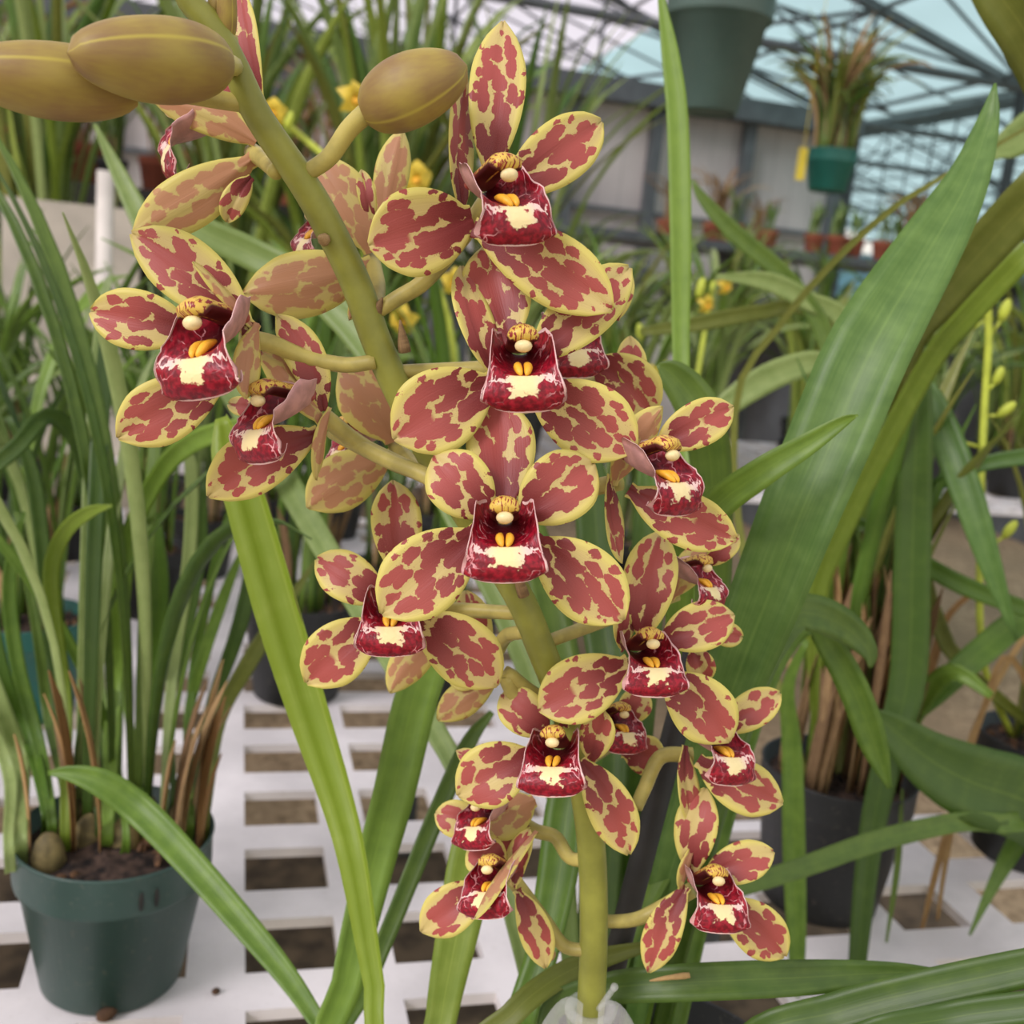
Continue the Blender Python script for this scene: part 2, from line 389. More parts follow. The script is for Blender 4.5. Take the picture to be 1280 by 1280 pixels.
def leaf_px(path, parent, mat, name='leaf', fold=0.16, twist=0.0, n=26, ends=None):
    """leaf through points (x, y, width, depth) read from the photograph; ends = extra (point, width) at the rooted end"""
    pts = []; wid = []
    ctrl = [tuple(P(x, y, d))+(w*d/F,) for x, y, w, d in path]
    if ends:
        for e, w in ends: ctrl.append(tuple(e)+(w,))
    sp = spline(ctrl, n); pts = [Vector(p[:3]) for p in sp]; wid = [max(0.0006, p[3]) for p in sp]
    sides = []
    for i in range(n):
        T = (pts[min(i+1, n-1)]-pts[max(i-1, 0)]).normalized(); V = (pts[i]-EYE).normalized()
        S = T.cross(V); S = S.normalized() if S.length > 0.05 else (sides[-1] if sides else T.orthogonal())
        if sides and S.dot(sides[-1]) < 0: S = -S
        sides.append(Matrix.Rotation(math.radians(twist), 3, T) @ S)
    # the groove opens towards the viewer
    mid = n//2; T = (pts[mid+1]-pts[mid-1]); 
    if T.cross(sides[mid]).dot(EYE-pts[mid]) < 0: sides = [-s for s in sides]
    mb = MB(); ribbon(mb, pts, wid, sides, fold)
    return mb.build(name, mat, parent)
def arc_leaf(mb, base, az, length, width, lean0, lean1, mat=0, n=12, curl=1.0, twist=0.0):
    """arching strap leaf from a base point; lean = angle off vertical at base and tip"""
    p = Vector(base); pts = []; wid = []; sides = []
    H = Vector((math.cos(az), math.sin(az), 0)); S0 = Vector((-math.sin(az), math.cos(az), 0))
    for i in range(n):
        t = i/(n-1); a = lean0+(lean1-lean0)*t**curl
        T = H*math.sin(a)+Vector((0, 0, 1))*math.cos(a)
        pts.append(p.copy()); w = width*min(1.0, 0.45+1.1*t)*(1-max(0, (t-0.72)/0.28)**2.0)
        wid.append(max(0.0008, w)); sides.append(Matrix.Rotation(twist*t, 3, T) @ S0)
        p = p+T*(length/(n-1))
    ribbon(mb, pts, wid, sides, 0.14, 0.0008, mat)
def pot_parts(parent, c, r0, r1, h, mat, rimh=0.2, soil=True, n=40):
    mb = MB(); t = 0.0025; rh = h*(1-rimh)
    prof = [(0.002, 0.003), (r0*0.9, 0.003), (r0*0.94, 0.0), (r0, 0.003), (r0+(r1-r0)*0.75, rh-0.002), (r1*0.975, rh), (r1*0.985, rh+0.003), (r1-0.001, h-0.003), (r1, h-0.001), (r1-0.001, h), (r1-t, h-0.001),
            (r1-t-0.004, h*0.84), (0.003, h*0.84)]
    mb.lathe(prof, n, 0, Vector(c)); o = mb.build('pot', mat, parent)
    if soil:
        mb = MB(); rows = []; rr = r1-t-0.003
        for i in range(7):
            rad = max(0.001, rr*i/6)
            rows.append([Vector(c)+Vector((rad*math.cos(2*PI*k/20), rad*math.sin(2*PI*k/20), h*0.88+0.010*(1-i/6)+0.005*noise.noise(Vector((rad*90, k*1.7, c[0]*9))))) for k in range(20)])
        mb.grid(rows, closed=True)
        for k in range(26):
            a = random.uniform(0, 2*PI); q = rr*0.9*math.sqrt(random.random()); s = random.uniform(0.0025, 0.006)
            ax = Vector((random.uniform(-1, 1), random.uniform(-1, 1), random.uniform(-.4, .4))).normalized()
            mb.blob(Vector(c)+Vector((q*math.cos(a), q*math.sin(a), h*0.9+0.008*(1-q/rr))), ax*s, ax.orthogonal().normalized()*s*0.6, Vector((0, 0, s*0.5)), 1, 4, 6)
        mb.build('soil', [SOIL, CHIP], parent, smooth=False)
    return o
# ------------------------------------------------------------------ the greenhouse
mb = MB(); mb.box((-9, -4, -0.1), (18, 27, 0.0)); struct(mb.build('floor', GRAVEL, smooth=False))
mb = MB(); mb.box((-7.0, 9.0, 0.0), (5.2, 9.06, 2.95)); struct(mb.build('wall_back', WALL, smooth=False))
mb = MB(); mb.box((-7.0, 26.0, 0.0), (17.0, 26.03, 2.95)); struct(mb.build('wall_far', PANE_TEAL, smooth=False))
mb = MB(); mb.box((17.0, -3.0, 0.0), (17.03, 26.0, 2.95)); struct(mb.build('wall_right', PANE_TEAL, smooth=False))
mb = MB(); mb.box((-2.2, -0.6, 0.0), (1.6, 2.2, 0.004)); struct(mb.build('trim_ground_cloth', BENCH_SHADE, smooth=False))  # dark sheet added on the floor, standing for the shade under the benches
# two gabled bays of roof panes
def roofz(x):
    lo, hi = (-7.0, 5.2) if x < 5.2 else (5.2, 17.4)
    m = (lo+hi)/2; return 2.95+1.75*(1-abs(x-m)/((hi-lo)/2))
mb = MB()
for x0, x1, mt in ((-7.0, -0.9, 0), (-0.9, 3.3, 0), (3.3, 5.2, 1), (5.2, 11.3, 1), (11.3, 17.4, 1)):
    e = 0.001
    z0 = roofz(x0+e); z1 = roofz(x1-e); b = len(mb.v)
    mb.v += [Vector((x0, -3, z0)), Vector((x1, -3, z1)), Vector((x1, 26, z1)), Vector((x0, 26, z0))]; mb.quad((b, b+1, b+2, b+3), mt)
struct(mb.build('ceiling', [PANE, PANE_TEAL], smooth=False))
def beam(mb, a, b, r): mb.tube([Vector(a), Vector(b)], r, 6)
tn = 0
def truss(lo, hi, y):
    global tn
    mb = MB(); n = 10; m = (lo+hi)/2
    beam(mb, (lo, y, 2.93), (hi, y, 2.93), 0.032)
    xs = [lo+(hi-lo)*i/n for i in range(n+1)]
    top = [(x, y, 2.90+1.72*(1-abs(x-m)/((hi-lo)/2))) for x in xs]
    for a, b in zip(top[:-1], top[1:]): beam(mb, a, b, 0.030)
    for i in range(n):
        beam(mb, (xs[i], y, 2.93), top[i+1] if i % 2 == 0 else top[i], 0.016)
        if 0 < i: beam(mb, (xs[i], y, 2.93), top[i], 0.016)
    for x in (lo, hi): beam(mb, (x, y, 0), (x, y, 2.93), 0.045)
    tn += 1; struct(mb.build('trim_%d' % tn, STEEL, smooth=False))
for y in (3.2, 5.0, 6.8, 8.9): truss(-7.0, 5.2, y)
for y in (3.2, 5.0, 6.8, 8.9, 11.0, 13.2, 15.6, 18.2, 21.4): truss(5.2, 17.4, y)
mb = MB()
for x in [-6+1.0*i for i in range(24)]:
    beam(mb, (x, -3, roofz(x)-0.04), (x, 26, roofz(x)-0.04), 0.018)
for y in [-2+0.8*i for i in range(35)]:
    beam(mb, (5.2, y, 2.95), (11.3, y, 4.66), 0.016); beam(mb, (11.3, y, 4.66), (17.4, y, 2.95), 0.012)
    if y < 26: beam(mb, (-0.9, y, 4.66), (5.2, y, 2.95), 0.012); beam(mb, (-7.0, y, 2.95), (-0.9, y, 4.66), 0.012)
for y in [2.0+1.6*i for i in range(10)]:
    beam(mb, (1.9, y, roofz(1.9)-.05), (5.2, y+1.6, 2.95), 0.014); beam(mb, (1.9, y+1.6, roofz(1.9)-.05), (5.2, y, 2.95), 0.014)
struct(mb.build('trim_rafters', STEEL, smooth=False))
# posts and rails against the back wall
mb = MB()
for x in (-3.4, -2.2, -1.0, 0.2, 1.4, 2.6, 3.35, 4.2, 5.1): mb.box((x-0.05, 8.90, 0), (x+0.05, 8.99, 2.95))
for z in (1.35, 1.95): mb.box((-7, 8.93, z-0.02), (5.2, 8.97, z+0.02))
mb.box((-7, 8.80, 2.80), (5.2, 8.99, 2.98))
struct(mb.build('trim_wall_frame', STEEL, smooth=False))
mb = MB()
for y in (9.5, 12, 15, 18, 21, 24): 
    for x in (5.2,): beam(mb, (x, y, 0), (x, y, 2.95), 0.04)
for z in (1.0, 2.0): beam(mb, (5.2, 25.9, z), (17, 25.9, z), 0.03); beam(mb, (16.9, -3, z), (16.9, 26, z), 0.03)
for x in range(6, 17): beam(mb, (x, 25.9, 0), (x, 25.9, 2.95), 0.03)
struct(mb.build('trim_far_frame', STEEL, smooth=False))

# ------------------------------------------------------------------ benches with rectangular holes
def bench(label, c0, c1, r0, r1, top=0.75, px=0.1085, pw=0.0675, py=0.1045, ph=0.0645, x0=0.025, y0=0.6905, group=None):
    xs = []; ys = []
    for k in range(c0, c1+1): xs += [x0+px*k, x0+px*k+pw]
    for k in range(r0, r1+1): ys += [y0+py*k, y0+py*k+ph]
    xs = [xs[0]-0.021]+xs+[xs[-1]+0.020]; ys = [ys[0]-0.020]+ys+[ys[-1]+0.020]
    t = 0.009; mb = MB(); nx = len(xs); ny = len(ys)
    for z in (top, top-t):
        for y in ys:
            for x in xs: mb.v.append(Vector((x, y, z)))
    idx = lambda i, j, l: l*nx*ny+j*nx+i
    hole = lambda i, j: i < 0 or j < 0 or i >= nx-1 or j >= ny-1 or (i % 2 == 1 and j % 2 == 1)
    for j in range(ny-1):
        for i in range(nx-1):
            if hole(i, j): continue
            mb.quad((idx(i, j, 0), idx(i+1, j, 0), idx(i+1, j+1, 0), idx(i, j+1, 0)))
            mb.quad((idx(i, j+1, 1), idx(i+1, j+1, 1), idx(i+1, j, 1), idx(i, j, 1)))
            for di, dj, a, b in ((-1, 0, (i, j+1), (i, j)), (1, 0, (i+1, j), (i+1, j+1)), (0, -1, (i, j), (i+1, j)), (0, 1, (i+1, j+1), (i, j+1))):
                if hole(i+di, j+dj): mb.quad((idx(*a, 0), idx(*a, 1), idx(*b, 1), idx(*b, 0)))
    e = empty('plant_bench', ((xs[0]+xs[-1])/2, (ys[0]+ys[-1])/2, 0), label, 'bench', group)
    mb.build('bench_top', WHITE, e, smooth=False)
    for x in (xs[0]+0.03, xs[-1]-0.03):
        for y in (ys[0]+0.03, ys[-1]-0.03):
            l = MB(); l.tube([Vector((x, y, 0)), Vector((x, y, top-t))], 0.017, 12); l.build('leg', STEEL, e)
    return e
bench('white plastic bench top with rectangular holes under the green pot', -13, 3, -5, 13)
bench('white plastic bench top with rectangular holes under the black pots at right', 4, 11, -5, 1)
bench('white slatted bench further back behind the green potted orchids', -12, 24, 18, 28)
# ------------------------------------------------------------------ potted plants around and behind
def grassy(name, loc, nl, length, width, mats, potmat, r0, r1, h, seed, spread=1.0, sheaths=6, upright=0.0):
    random.seed(seed); e = empty(name, (0, 0, 0)); pot_parts(e, (0, 0, 0), r0, r1, h, potmat, n=28)
    for k in range(nl):
        az = random.uniform(0, 2*PI); q = (r1*0.6)*math.sqrt(random.random()); ang = random.uniform(0, 2*PI)
        mb = MB(); L = length*random.uniform(0.7, 1.12)
        arc_leaf(mb, (q*math.cos(ang), q*math.sin(ang), h*0.88), az, L, width*random.uniform(0.75, 1.2),
                 random.uniform(0.02, 0.16)*spread, random.uniform(0.6, 2.2)*spread*(1-upright), 0, 12, random.uniform(1.3, 2.4), random.uniform(-1.0, 1.0))
        mb.build('leaf', random.choice(mats), e)
    for k in range(sheaths):
        az = random.uniform(0, 2*PI); q = r1*0.6*math.sqrt(random.random()); mb = MB()
        arc_leaf(mb, (q*math.cos(az), q*math.sin(az), h*0.88), az, random.uniform(0.08, 0.2), 0.013, 0.05, random.uniform(0.2, 0.5), 0, 6)
        mb.build('sheath', SHEATH, e)
    e.location = loc
    return e
def set_label(e, label, group=None, cat='potted plant'): tag(e, label, cat, group); return e
# left bench, behind the hand-placed green pot
A = set_label(grassy('potted_orchid', (-0.20, 1.16, 0.75), 18, 0.46, 0.013, [LEAF, LEAF, LEAF_DARK, LEAF_HAZE], POT_TEAL, 0.045, 0.062, 0.11, 21),
              'grassy orchid in a teal pot standing behind the dark green pot on the left')
B = set_label(grassy('potted_orchid', (0.085, 1.21, 0.75), 18, 0.46, 0.013, [LEAF, LEAF_DARK, LEAF_DARK], POT_BLACK, 0.050, 0.066, 0.12, 22, upright=0.3),
              'grassy orchid in a black pot standing behind the tall leaf with the brown spot')
gl = 'leafy green orchid in a black pot among the crowd on the left bench'
spots = [(-0.50, 1.00, 0.3), (-0.42, 1.42, 1.2), (-0.10, 1.50, 2.2), (0.22, 1.52, 3.0), (-0.78, 1.25, 4.1), (-0.72, 1.66, 5.0), (-0.25, 1.78, 0.8), (0.08, 1.86, 1.9), (-0.35, 1.62, 2.5), (-0.13, 1.98, 1.4), (-0.62, 1.45, 0.6), (-0.04, 1.70, 3.9), (-0.55, 1.72, 4.4), (0.2, 1.98, 5.2), (-0.38, 2.04, 0.9), (-0.33, 1.30, 2.0), (0.35, 1.80, 2.8), (-1.05, 1.55, 3.3), (-0.52, 1.92, 0.1)]
for i, (x, y, a) in enumerate(spots):
    copy_thing(A if i % 2 else B, (x, y, 0.75), a, random.uniform(0.72, 0.95), gl, 'leafy potted orchids on the left bench')
# plants on the bench further back
Cc = set_label(grassy('potted_orchid', (0.2, 2.75, 0.75), 34, 0.78, 0.026, [LEAF, LEAF_HAZE, LEAF_LIGHT, LEAF_OLIVE], POT_BLACK, 0.07, 0.09, 0.16, 31, spread=1.0, sheaths=5),
               'leafy green orchid in a black pot on the bench further back', 'potted orchids on the bench further back')
D = set_label(grassy('potted_orchid', (0.75, 2.85, 0.75), 30, 0.62, 0.024, [LEAF, LEAF_HAZE, LEAF_DARK], POT_BLACK, 0.07, 0.09, 0.16, 32, sheaths=4),
              'leafy green orchid in a black pot on the bench further back', 'potted orchids on the bench further back')
gl2 = 'leafy green orchid in a black pot on the bench further back'
bk = [(-1.0+.42*k, 3.05+.1*(k % 2)) for k in range(4)]+[(-.8+.4*k, 3.5) for k in range(9)]+[(0.95+.36*k, 2.78+.06*(k % 3)) for k in range(5)]+[(1.1+.36*k, 3.15) for k in range(5)]
for i, (x, y) in enumerate(bk):
    copy_thing(Cc if i % 2 else D, (x, y, 0.75), i*1.3, random.uniform(0.72, 0.9), gl2, 'potted orchids on the bench further back')
for o in list(COL.objects):      # every pot but the first is black
    if o.name.startswith('pot.') and o.parent and 'black pot' in o.parent.get('label', ''):
        o.material_slots[0].link = 'OBJECT'; o.material_slots[0].material = POT_BLACK
# large hazy plants whose fans of leaves rise into the top of the view
random.seed(5)
T = set_label(grassy('tall_grassy_orchid', (0, 0, 0), 44, 1.08, 0.026, [LEAF_HAZE, LEAF_HAZE, LEAF_BLUE, LEAF_OLIVE, LEAF_LIGHT], POT_BLACK, 0.09, 0.12, 0.2, 41, spread=0.9, sheaths=8, upright=0.35),
              'tall pale green strap-leaved orchid on the bench further back, overtopping its neighbours', 'tall strap-leaved orchids at the back left')
T.location = (0.30, 2.72, 0.75)
for x, y, a, s in ((-0.05, 2.85, 1.0, 1.0), (0.68, 2.75, 2.1, 0.95), (-0.48, 2.92, 3.2, 1.05), (0.45, 3.15, 4.0, 1.1), (-1.12, 2.95, 5.0, 1.05), (-0.80, 3.35, 0.4, 1.15)):
    copy_thing(T, (x, y, 0.75), a, s, 'tall pale green strap-leaved orchid on the bench further back, overtopping its neighbours')

# ---- hand-placed plant in the dark green pot, lower left
PC = Vector((-0.066, 0.700, 0.75))
pl = empty('potted_orchid', PC, 'orchid with many narrow green leaves in the dark green pot at lower left', 'potted plant')
pot_parts(pl, PC, 0.047, 0.0655, 0.112, POT_GREEN, 0.27, n=64)
def inpot(dx, dy=0.0, c=PC, h=0.100): return c+Vector((dx, dy, h))
HL = [
 ([(140,632,4,.70),(112,640,20,.71),(82,664,24,.72),(64,712,24,.74),(70,790,22,.77),(82,880,20,.79)], (-.030,-.01), LEAF_LIGHT),
 ([(345,525,5,.62),(290,535,28,.64),(235,556,32,.67),(198,595,28,.70),(163,670,28,.74),(149,765,28,.77),(143,860,25,.79)], (-.004,-.01), LEAF),
 ([(178,622,4,.76),(191,645,18,.77),(195,680,26,.77),(200,740,27,.78),(190,830,24,.80),(178,930,18,.80)], (.018,.0), LEAF),
 ([(290,625,3,.80),(272,690,13,.80),(255,770,13,.81),(240,850,12,.81)], (.045,.01), LEAF),
 ([(312,665,3,.79),(280,745,17,.80),(255,820,17,.80),(235,900,14,.80)], (.048,.0), LEAF),
 ([(395,700,4,.80),(345,775,22,.80),(310,830,26,.80),(275,900,20,.80)], (.058,.0), LEAF_OLIVE),
 ([(-40,640,10,.7),(0,678,16,.71),(60,757,17,.73),(110,850,16,.75),(140,930,14,.77)], (.008,-.02), LEAF),
 ([(-45,760,20,.78),(0,880,26,.78),(25,950,26,.79)], (-.055,-.02), LEAF_HAZE),
 ([(-40,850,16,.75),(10,960,20,.76)], (-.060,-.03), LEAF_HAZE),
 ([(-15,740,12,.80),(5,850,24,.80),(35,915,22,.81)], (-.045,.01), LEAF),
 ([(20,640,8,.84),(48,800,16,.84),(62,900,18,.84)], (-.036,.03), LEAF_DARK),
 ([(150,640,6,.84),(150,760,16,.84),(155,850,14,.84)], (.012,.03), LEAF),
 ([(120,560,6,.84),(118,700,16,.84),(124,850,16,.84)], (-.01,.03), LEAF_DARK),
 ([(255,600,8,.82),(250,690,20,.83),(232,790,20,.83),(212,880,14,.83)], (.035,.03), LEAF_DARK),
 ([(10,520,8,.80),(40,590,22,.81),(55,700,22,.82),(70,850,20,.83)], (-.03,.02), LEAF_DARK),
 ([(55,430,4,.74),(95,480,18,.75),(125,560,24,.77),(140,680,22,.79),(146,830,20,.80)], (.0,.0), LEAF_DARK),
 ([(-30,600,24,.72),(20,560,26,.73),(60,520,26,.75),(100,560,26,.77),(118,680,24,.79),(115,830,20,.80)], (-.01,.0), LEAF_DARK),
 ([(215,520,6,.80),(238,580,18,.80),(236,700,20,.81),(215,850,17,.81)], (.03,.01), LEAF_HAZE),
 ([(300,600,8,.83),(318,680,22,.83),(300,780,24,.83),(262,890,18,.83)], (.05,.03), LEAF_DARK),
 ([(30,640,6,.77),(12,720,20,.78),(20,820,22,.79),(48,930,20,.79)], (-.04,-.0), LEAF),
]
for pth, (dx, dy), mt in HL: leaf_px([(x, y, w*.82, d-(.05 if mt is LEAF_LIGHT else 0)) for x, y, w, d in pth], pl, mt, ends=[(inpot(dx*1.02, dy, h=.125), pth[-1][2]*.55*.8/F), (inpot(dx, dy), 0.007)])
random.seed(3)
for k in range(12):
    mb = MB(); az = random.uniform(0, 2*PI); q = random.uniform(0.01, 0.045); ang = random.uniform(0, PI)
    arc_leaf(mb, inpot(q*math.cos(ang), q*math.sin(ang)), az, random.uniform(.35, .52), random.uniform(.008, .012), .05, random.uniform(.7, 1.9), 0, 14, 1.8, random.uniform(-.8, .8))
    mb.build('leaf', random.choice([LEAF_DARK, LEAF_DARK, LEAF_HAZE]), pl)
for x, y in ((-.048,-.03),(-.02,.0),(.008,-.01),(.035,.0),(.05,.01),(-.035,.03),(.02,.035)):
    mb = MB(); mb.blob(inpot(x*.8, y*.8, h=.104), Vector((.011,0,0)), Vector((0,.010,0)), Vector((0,0,.020)), 0, 8, 12); mb.build('pseudobulb', BULB, pl)
for k in range(16):
    mb = MB(); x = random.uniform(-.055, .06); y = random.uniform(-.03, .03)
    arc_leaf(mb, inpot(x, y), random.uniform(-.6, .6)+(0 if x > 0 else PI), random.uniform(.06, .15), random.uniform(.008, .014), .03, random.uniform(.15, .5), 0, 7); mb.build('sheath', SHEATH if k % 3 else LEAF_DRY, pl)
for dx in (0.0, 0.011):       # two dark moulded marks on the rim band
    mb = MB(); a = -1.22+dx*14
    c = PC+Vector((0.0652*math.cos(a), 0.0652*math.sin(a), 0.094)); mb.blob(c, Vector((.0016*-math.sin(a), .0016*math.cos(a), 0)), Vector((.001*math.cos(a), .001*math.sin(a), 0)), Vector((0, 0, .007)), 0, 6, 8)
    mb.build('moulded_mark', BLACK, pl)
mb = MB(); c = G(133, 1268, .755); mb.blob(c, Vector((.007,.002,0)), Vector((-.001,.004,0)), Vector((0,0,.005)), 0, 5, 7); tag(mb.build('bark_chip', CHIP), 'brown bark chip lying at the foot of the dark green pot', 'bark chip')
mb = MB(); c = G(270, 1239, .7525); mb.blob(c, Vector((.003,.001,0)), Vector((-.001,.002,0)), Vector((0,0,.0025)), 0, 5, 7); tag(mb.build('bark_crumb', CHIP), 'tiny dark crumb on the white bench right of the dark green pot', 'crumb')

# ---- plant in the black pot right of the flower spike
RC = Vector((0.515, 0.745, 0.75))
rp = empty('potted_orchid', RC, 'orchid in a black pot with brown dry sheaths right of the flower spike', 'potted plant')
pot_parts(rp, RC, 0.050, 0.066, 0.125, POT_BLACK, 0.22, n=48)
def inr(dx, dy=0.0, h=.112): return RC+Vector((dx, dy, h))
RL = [
 ([(1150,395,6,.80),(1147,500,36,.80),(1143,600,42,.81),(1140,720,44,.82),(1135,850,44,.83),(1112,940,36,.83),(1088,1050,30,.83),(1072,1200,22,.83),(1066,1290,10,.83)], None, LEAF_DARK),  # darker green stands in for the shade on this leaf
 ([(1008,800,8,.78),(985,860,16,.79),(990,940,25,.80),(993,1080,28,.80),(996,1200,20,.80),(990,1265,8,.80)], None, LEAF),
 ([(1271,800,5,.80),(1240,712,26,.80),(1210,620,38,.81),(1178,535,38,.83),(1150,480,24,.85),(1120,520,24,.87),(1090,700,24,.90)], (.02,.01), LEAF_BLUE),
 ([(1300,768,20,.86),(1200,730,24,.88),(1130,690,22,.90),(1065,655,20,.92),(1020,700,20,.93)], (.0,.02), LEAF),
 ([(1128,986,3,.86),(1122,1080,8,.86),(1108,1178,3,.86)], None, LEAF_DARK),
 ([(1300,150,4,.70),(1172,225,6,.72),(1110,265,8,.75),(1040,330,9,.80),(980,400,9,.85),(920,500,9,.9),(930,700,10,.93)], (-.04,.0), LEAF_OLIVE),
 ([(1290,310,30,.62),(1210,395,30,.66),(1165,450,28,.70),(1110,550,27,.76),(1060,650,25,.82),(1020,760,22,.88)], (-.02,.0), LEAF_LIGHT),
 ([(1070,500,6,.93),(1080,600,26,.93),(1075,750,28,.94)], (.01,.03), LEAF_DARK),
 ([(1105,520,6,.95),(1108,620,26,.95),(1095,780,26,.95)], (.02,.03), LEAF_DARK),
 ([(1040,560,6,.93),(1048,660,22,.93),(1050,800,24,.94)], (.0,.0), LEAF_OLIVE),
 ([(1130,560,6,.97),(1125,660,22,.97),(1100,830,22,.97)], (.03,.03), LEAF_OLIVE),
 ([(1240,870,10,.85),(1190,840,22,.87),(1150,880,24,.90),(1110,960,22,.92)], (.03,.0), LEAF),
 ([(865,225,4,1.0),(880,250,14,1.0),(920,293,22,1.0),(990,355,22,1.0),(1040,450,22,1.0),(1060,700,20,.98)], (.0,.03), LEAF_DARK),
 ([(895,345,5,1.0),(960,352,24,1.0),(1010,376,24,1.0),(1060,410,24,1.0),(1090,560,22,1.0)], (.02,.03), LEAF_HAZE),
 ([(800,415,10,1.05),(870,405,20,1.05),(940,392,20,1.05),(1020,392,18,1.05),(1080,520,18,1.02)], (.02,.03), LEAF_OLIVE),
 ([(870,540,18,.95),(930,490,34,.95),(990,460,34,.95),(1035,462,26,.95),(1065,560,22,.95)], (.0,.03), LEAF_HAZE),
 ([(1300,568,22,.86),(1215,585,18,.88),(1140,640,18,.92),(1090,800,18,.94)], (.02,.03), LEAF_BLUE),
]
for pth, e, mt in RL:
    leaf_px(pth, rp, mt, ends=[(inr(e[0], e[1], .13), .010), (inr(e[0], e[1]), .007)] if e else None)
random.seed(8)
for k in range(40):
    mb = MB(); x = random.uniform(-.05, .045); y = random.uniform(-.04, .03); arc_leaf(mb, inr(x, y), random.choice((0, PI))+random.uniform(-.5, .5), random.uniform(.10, .22), random.uniform(.008, .016), .02, random.uniform(.05, .35), 0, 7)
    mb.build('sheath', SHEATH if k % 3 else LEAF_DRY, rp)
for k in range(14):
    mb = MB(); az = random.uniform(0, 2*PI); arc_leaf(mb, inr(random.uniform(-.03, .03), random.uniform(-.02, .03)), az, random.uniform(.28, .40), .014, .05, random.uniform(.2, .9), 0, 14, 1.8, random.uniform(-.8, .8))
    mb.build('leaf', random.choice([LEAF, LEAF_DARK, LEAF_OLIVE]), rp)
# ---- plant in the black pot at the right edge
EC = Vector((0.775, 0.80, 0.75))
ep = empty('potted_orchid', EC, 'orchid in a black pot cut off by the right edge, broad leaf reaching left', 'potted plant')
pot_parts(ep, EC, 0.048, 0.064, 0.125, POT_BLACK, 0.22, n=48)
def ine(dx, dy=0.0, h=.112): return EC+Vector((dx, dy, h))
EL = [
 ([(1086,888,8,.80),(1112,908,40,.80),(1160,948,74,.80),(1215,978,96,.80),(1290,1005,100,.82),(1370,1060,80,.86)], (.02,-.02), LEAF_DARK),  # broad leaf, its shade painted in with the darker green
 ([(880,1126,16,.70),(930,1108,22,.71),(1000,1085,25,.73),(1100,1050,26,.76),(1200,1027,24,.79),(1290,1018,24,.83)], (-.02,.0), LEAF_DARK),  # shade on this thin leaf likewise put into its green
 ([(1212,1169,3,.86),(1240,1110,14,.87),(1272,1052,24,.88),(1310,1000,24,.9)], (.0,.0), LEAF),
 ([(1140,905,5,.9),(1170,868,26,.9),(1220,820,34,.9),(1300,765,34,.92),(1370,800,30,.95)], (.03,.0), LEAF),
 ([(1310,225,60,.62),(1235,306,58,.66),(1180,370,48,.70),(1135,440,32,.76),(1125,560,22,.84),(1180,800,20,.95)], (-.01,.01), LEAF_OLIVE),
 ([(1232,200,6,.95),(1262,180,40,.95),(1320,165,52,.95),(1400,300,50,.97),(1400,700,40,1.0)], (.03,.03), LEAF_HAZE),
 ([(1195,-70,20,.60),(1250,-5,60,.60),(1300,75,64,.62),(1370,250,60,.7),(1400,600,50,.85)], (.03,.0), LEAF_OLIVE),
 ([(1143,902,4,1.0),(1152,870,12,1.0),(1168,820,12,1.0),(1185,770,8,1.0),(1230,740,7,1.0),(1290,780,7,1.0)], (.0,.03), LEAF_DRY),
 ([(1150,1172,3,.93),(1170,1090,8,.93),(1195,1000,7,.94),(1225,900,7,.96),(1260,820,7,.98)], (.0,.0), LEAF_DRY),
 ([(1172,1150,3,.95),(1185,1060,7,.95),(1215,920,7,.97),(1290,790,8,1.0)], (.01,.02), LEAF_DRY),
]
for pth, e, mt in EL: leaf_px(pth, ep, mt, ends=[(ine(e[0], e[1], .13), .010), (ine(e[0], e[1]), .007)])
random.seed(18)
for k in range(10):
    mb = MB(); az = random.uniform(0, 2*PI); arc_leaf(mb, ine(random.uniform(-.03, .03), random.uniform(-.02, .03)), az, random.uniform(.25, .40), .014, .05, random.uniform(.3, 1.2), 0, 14, 1.8, random.uniform(-.8, .8)); mb.build('leaf', random.choice([LEAF, LEAF_DARK, LEAF_OLIVE]), ep)

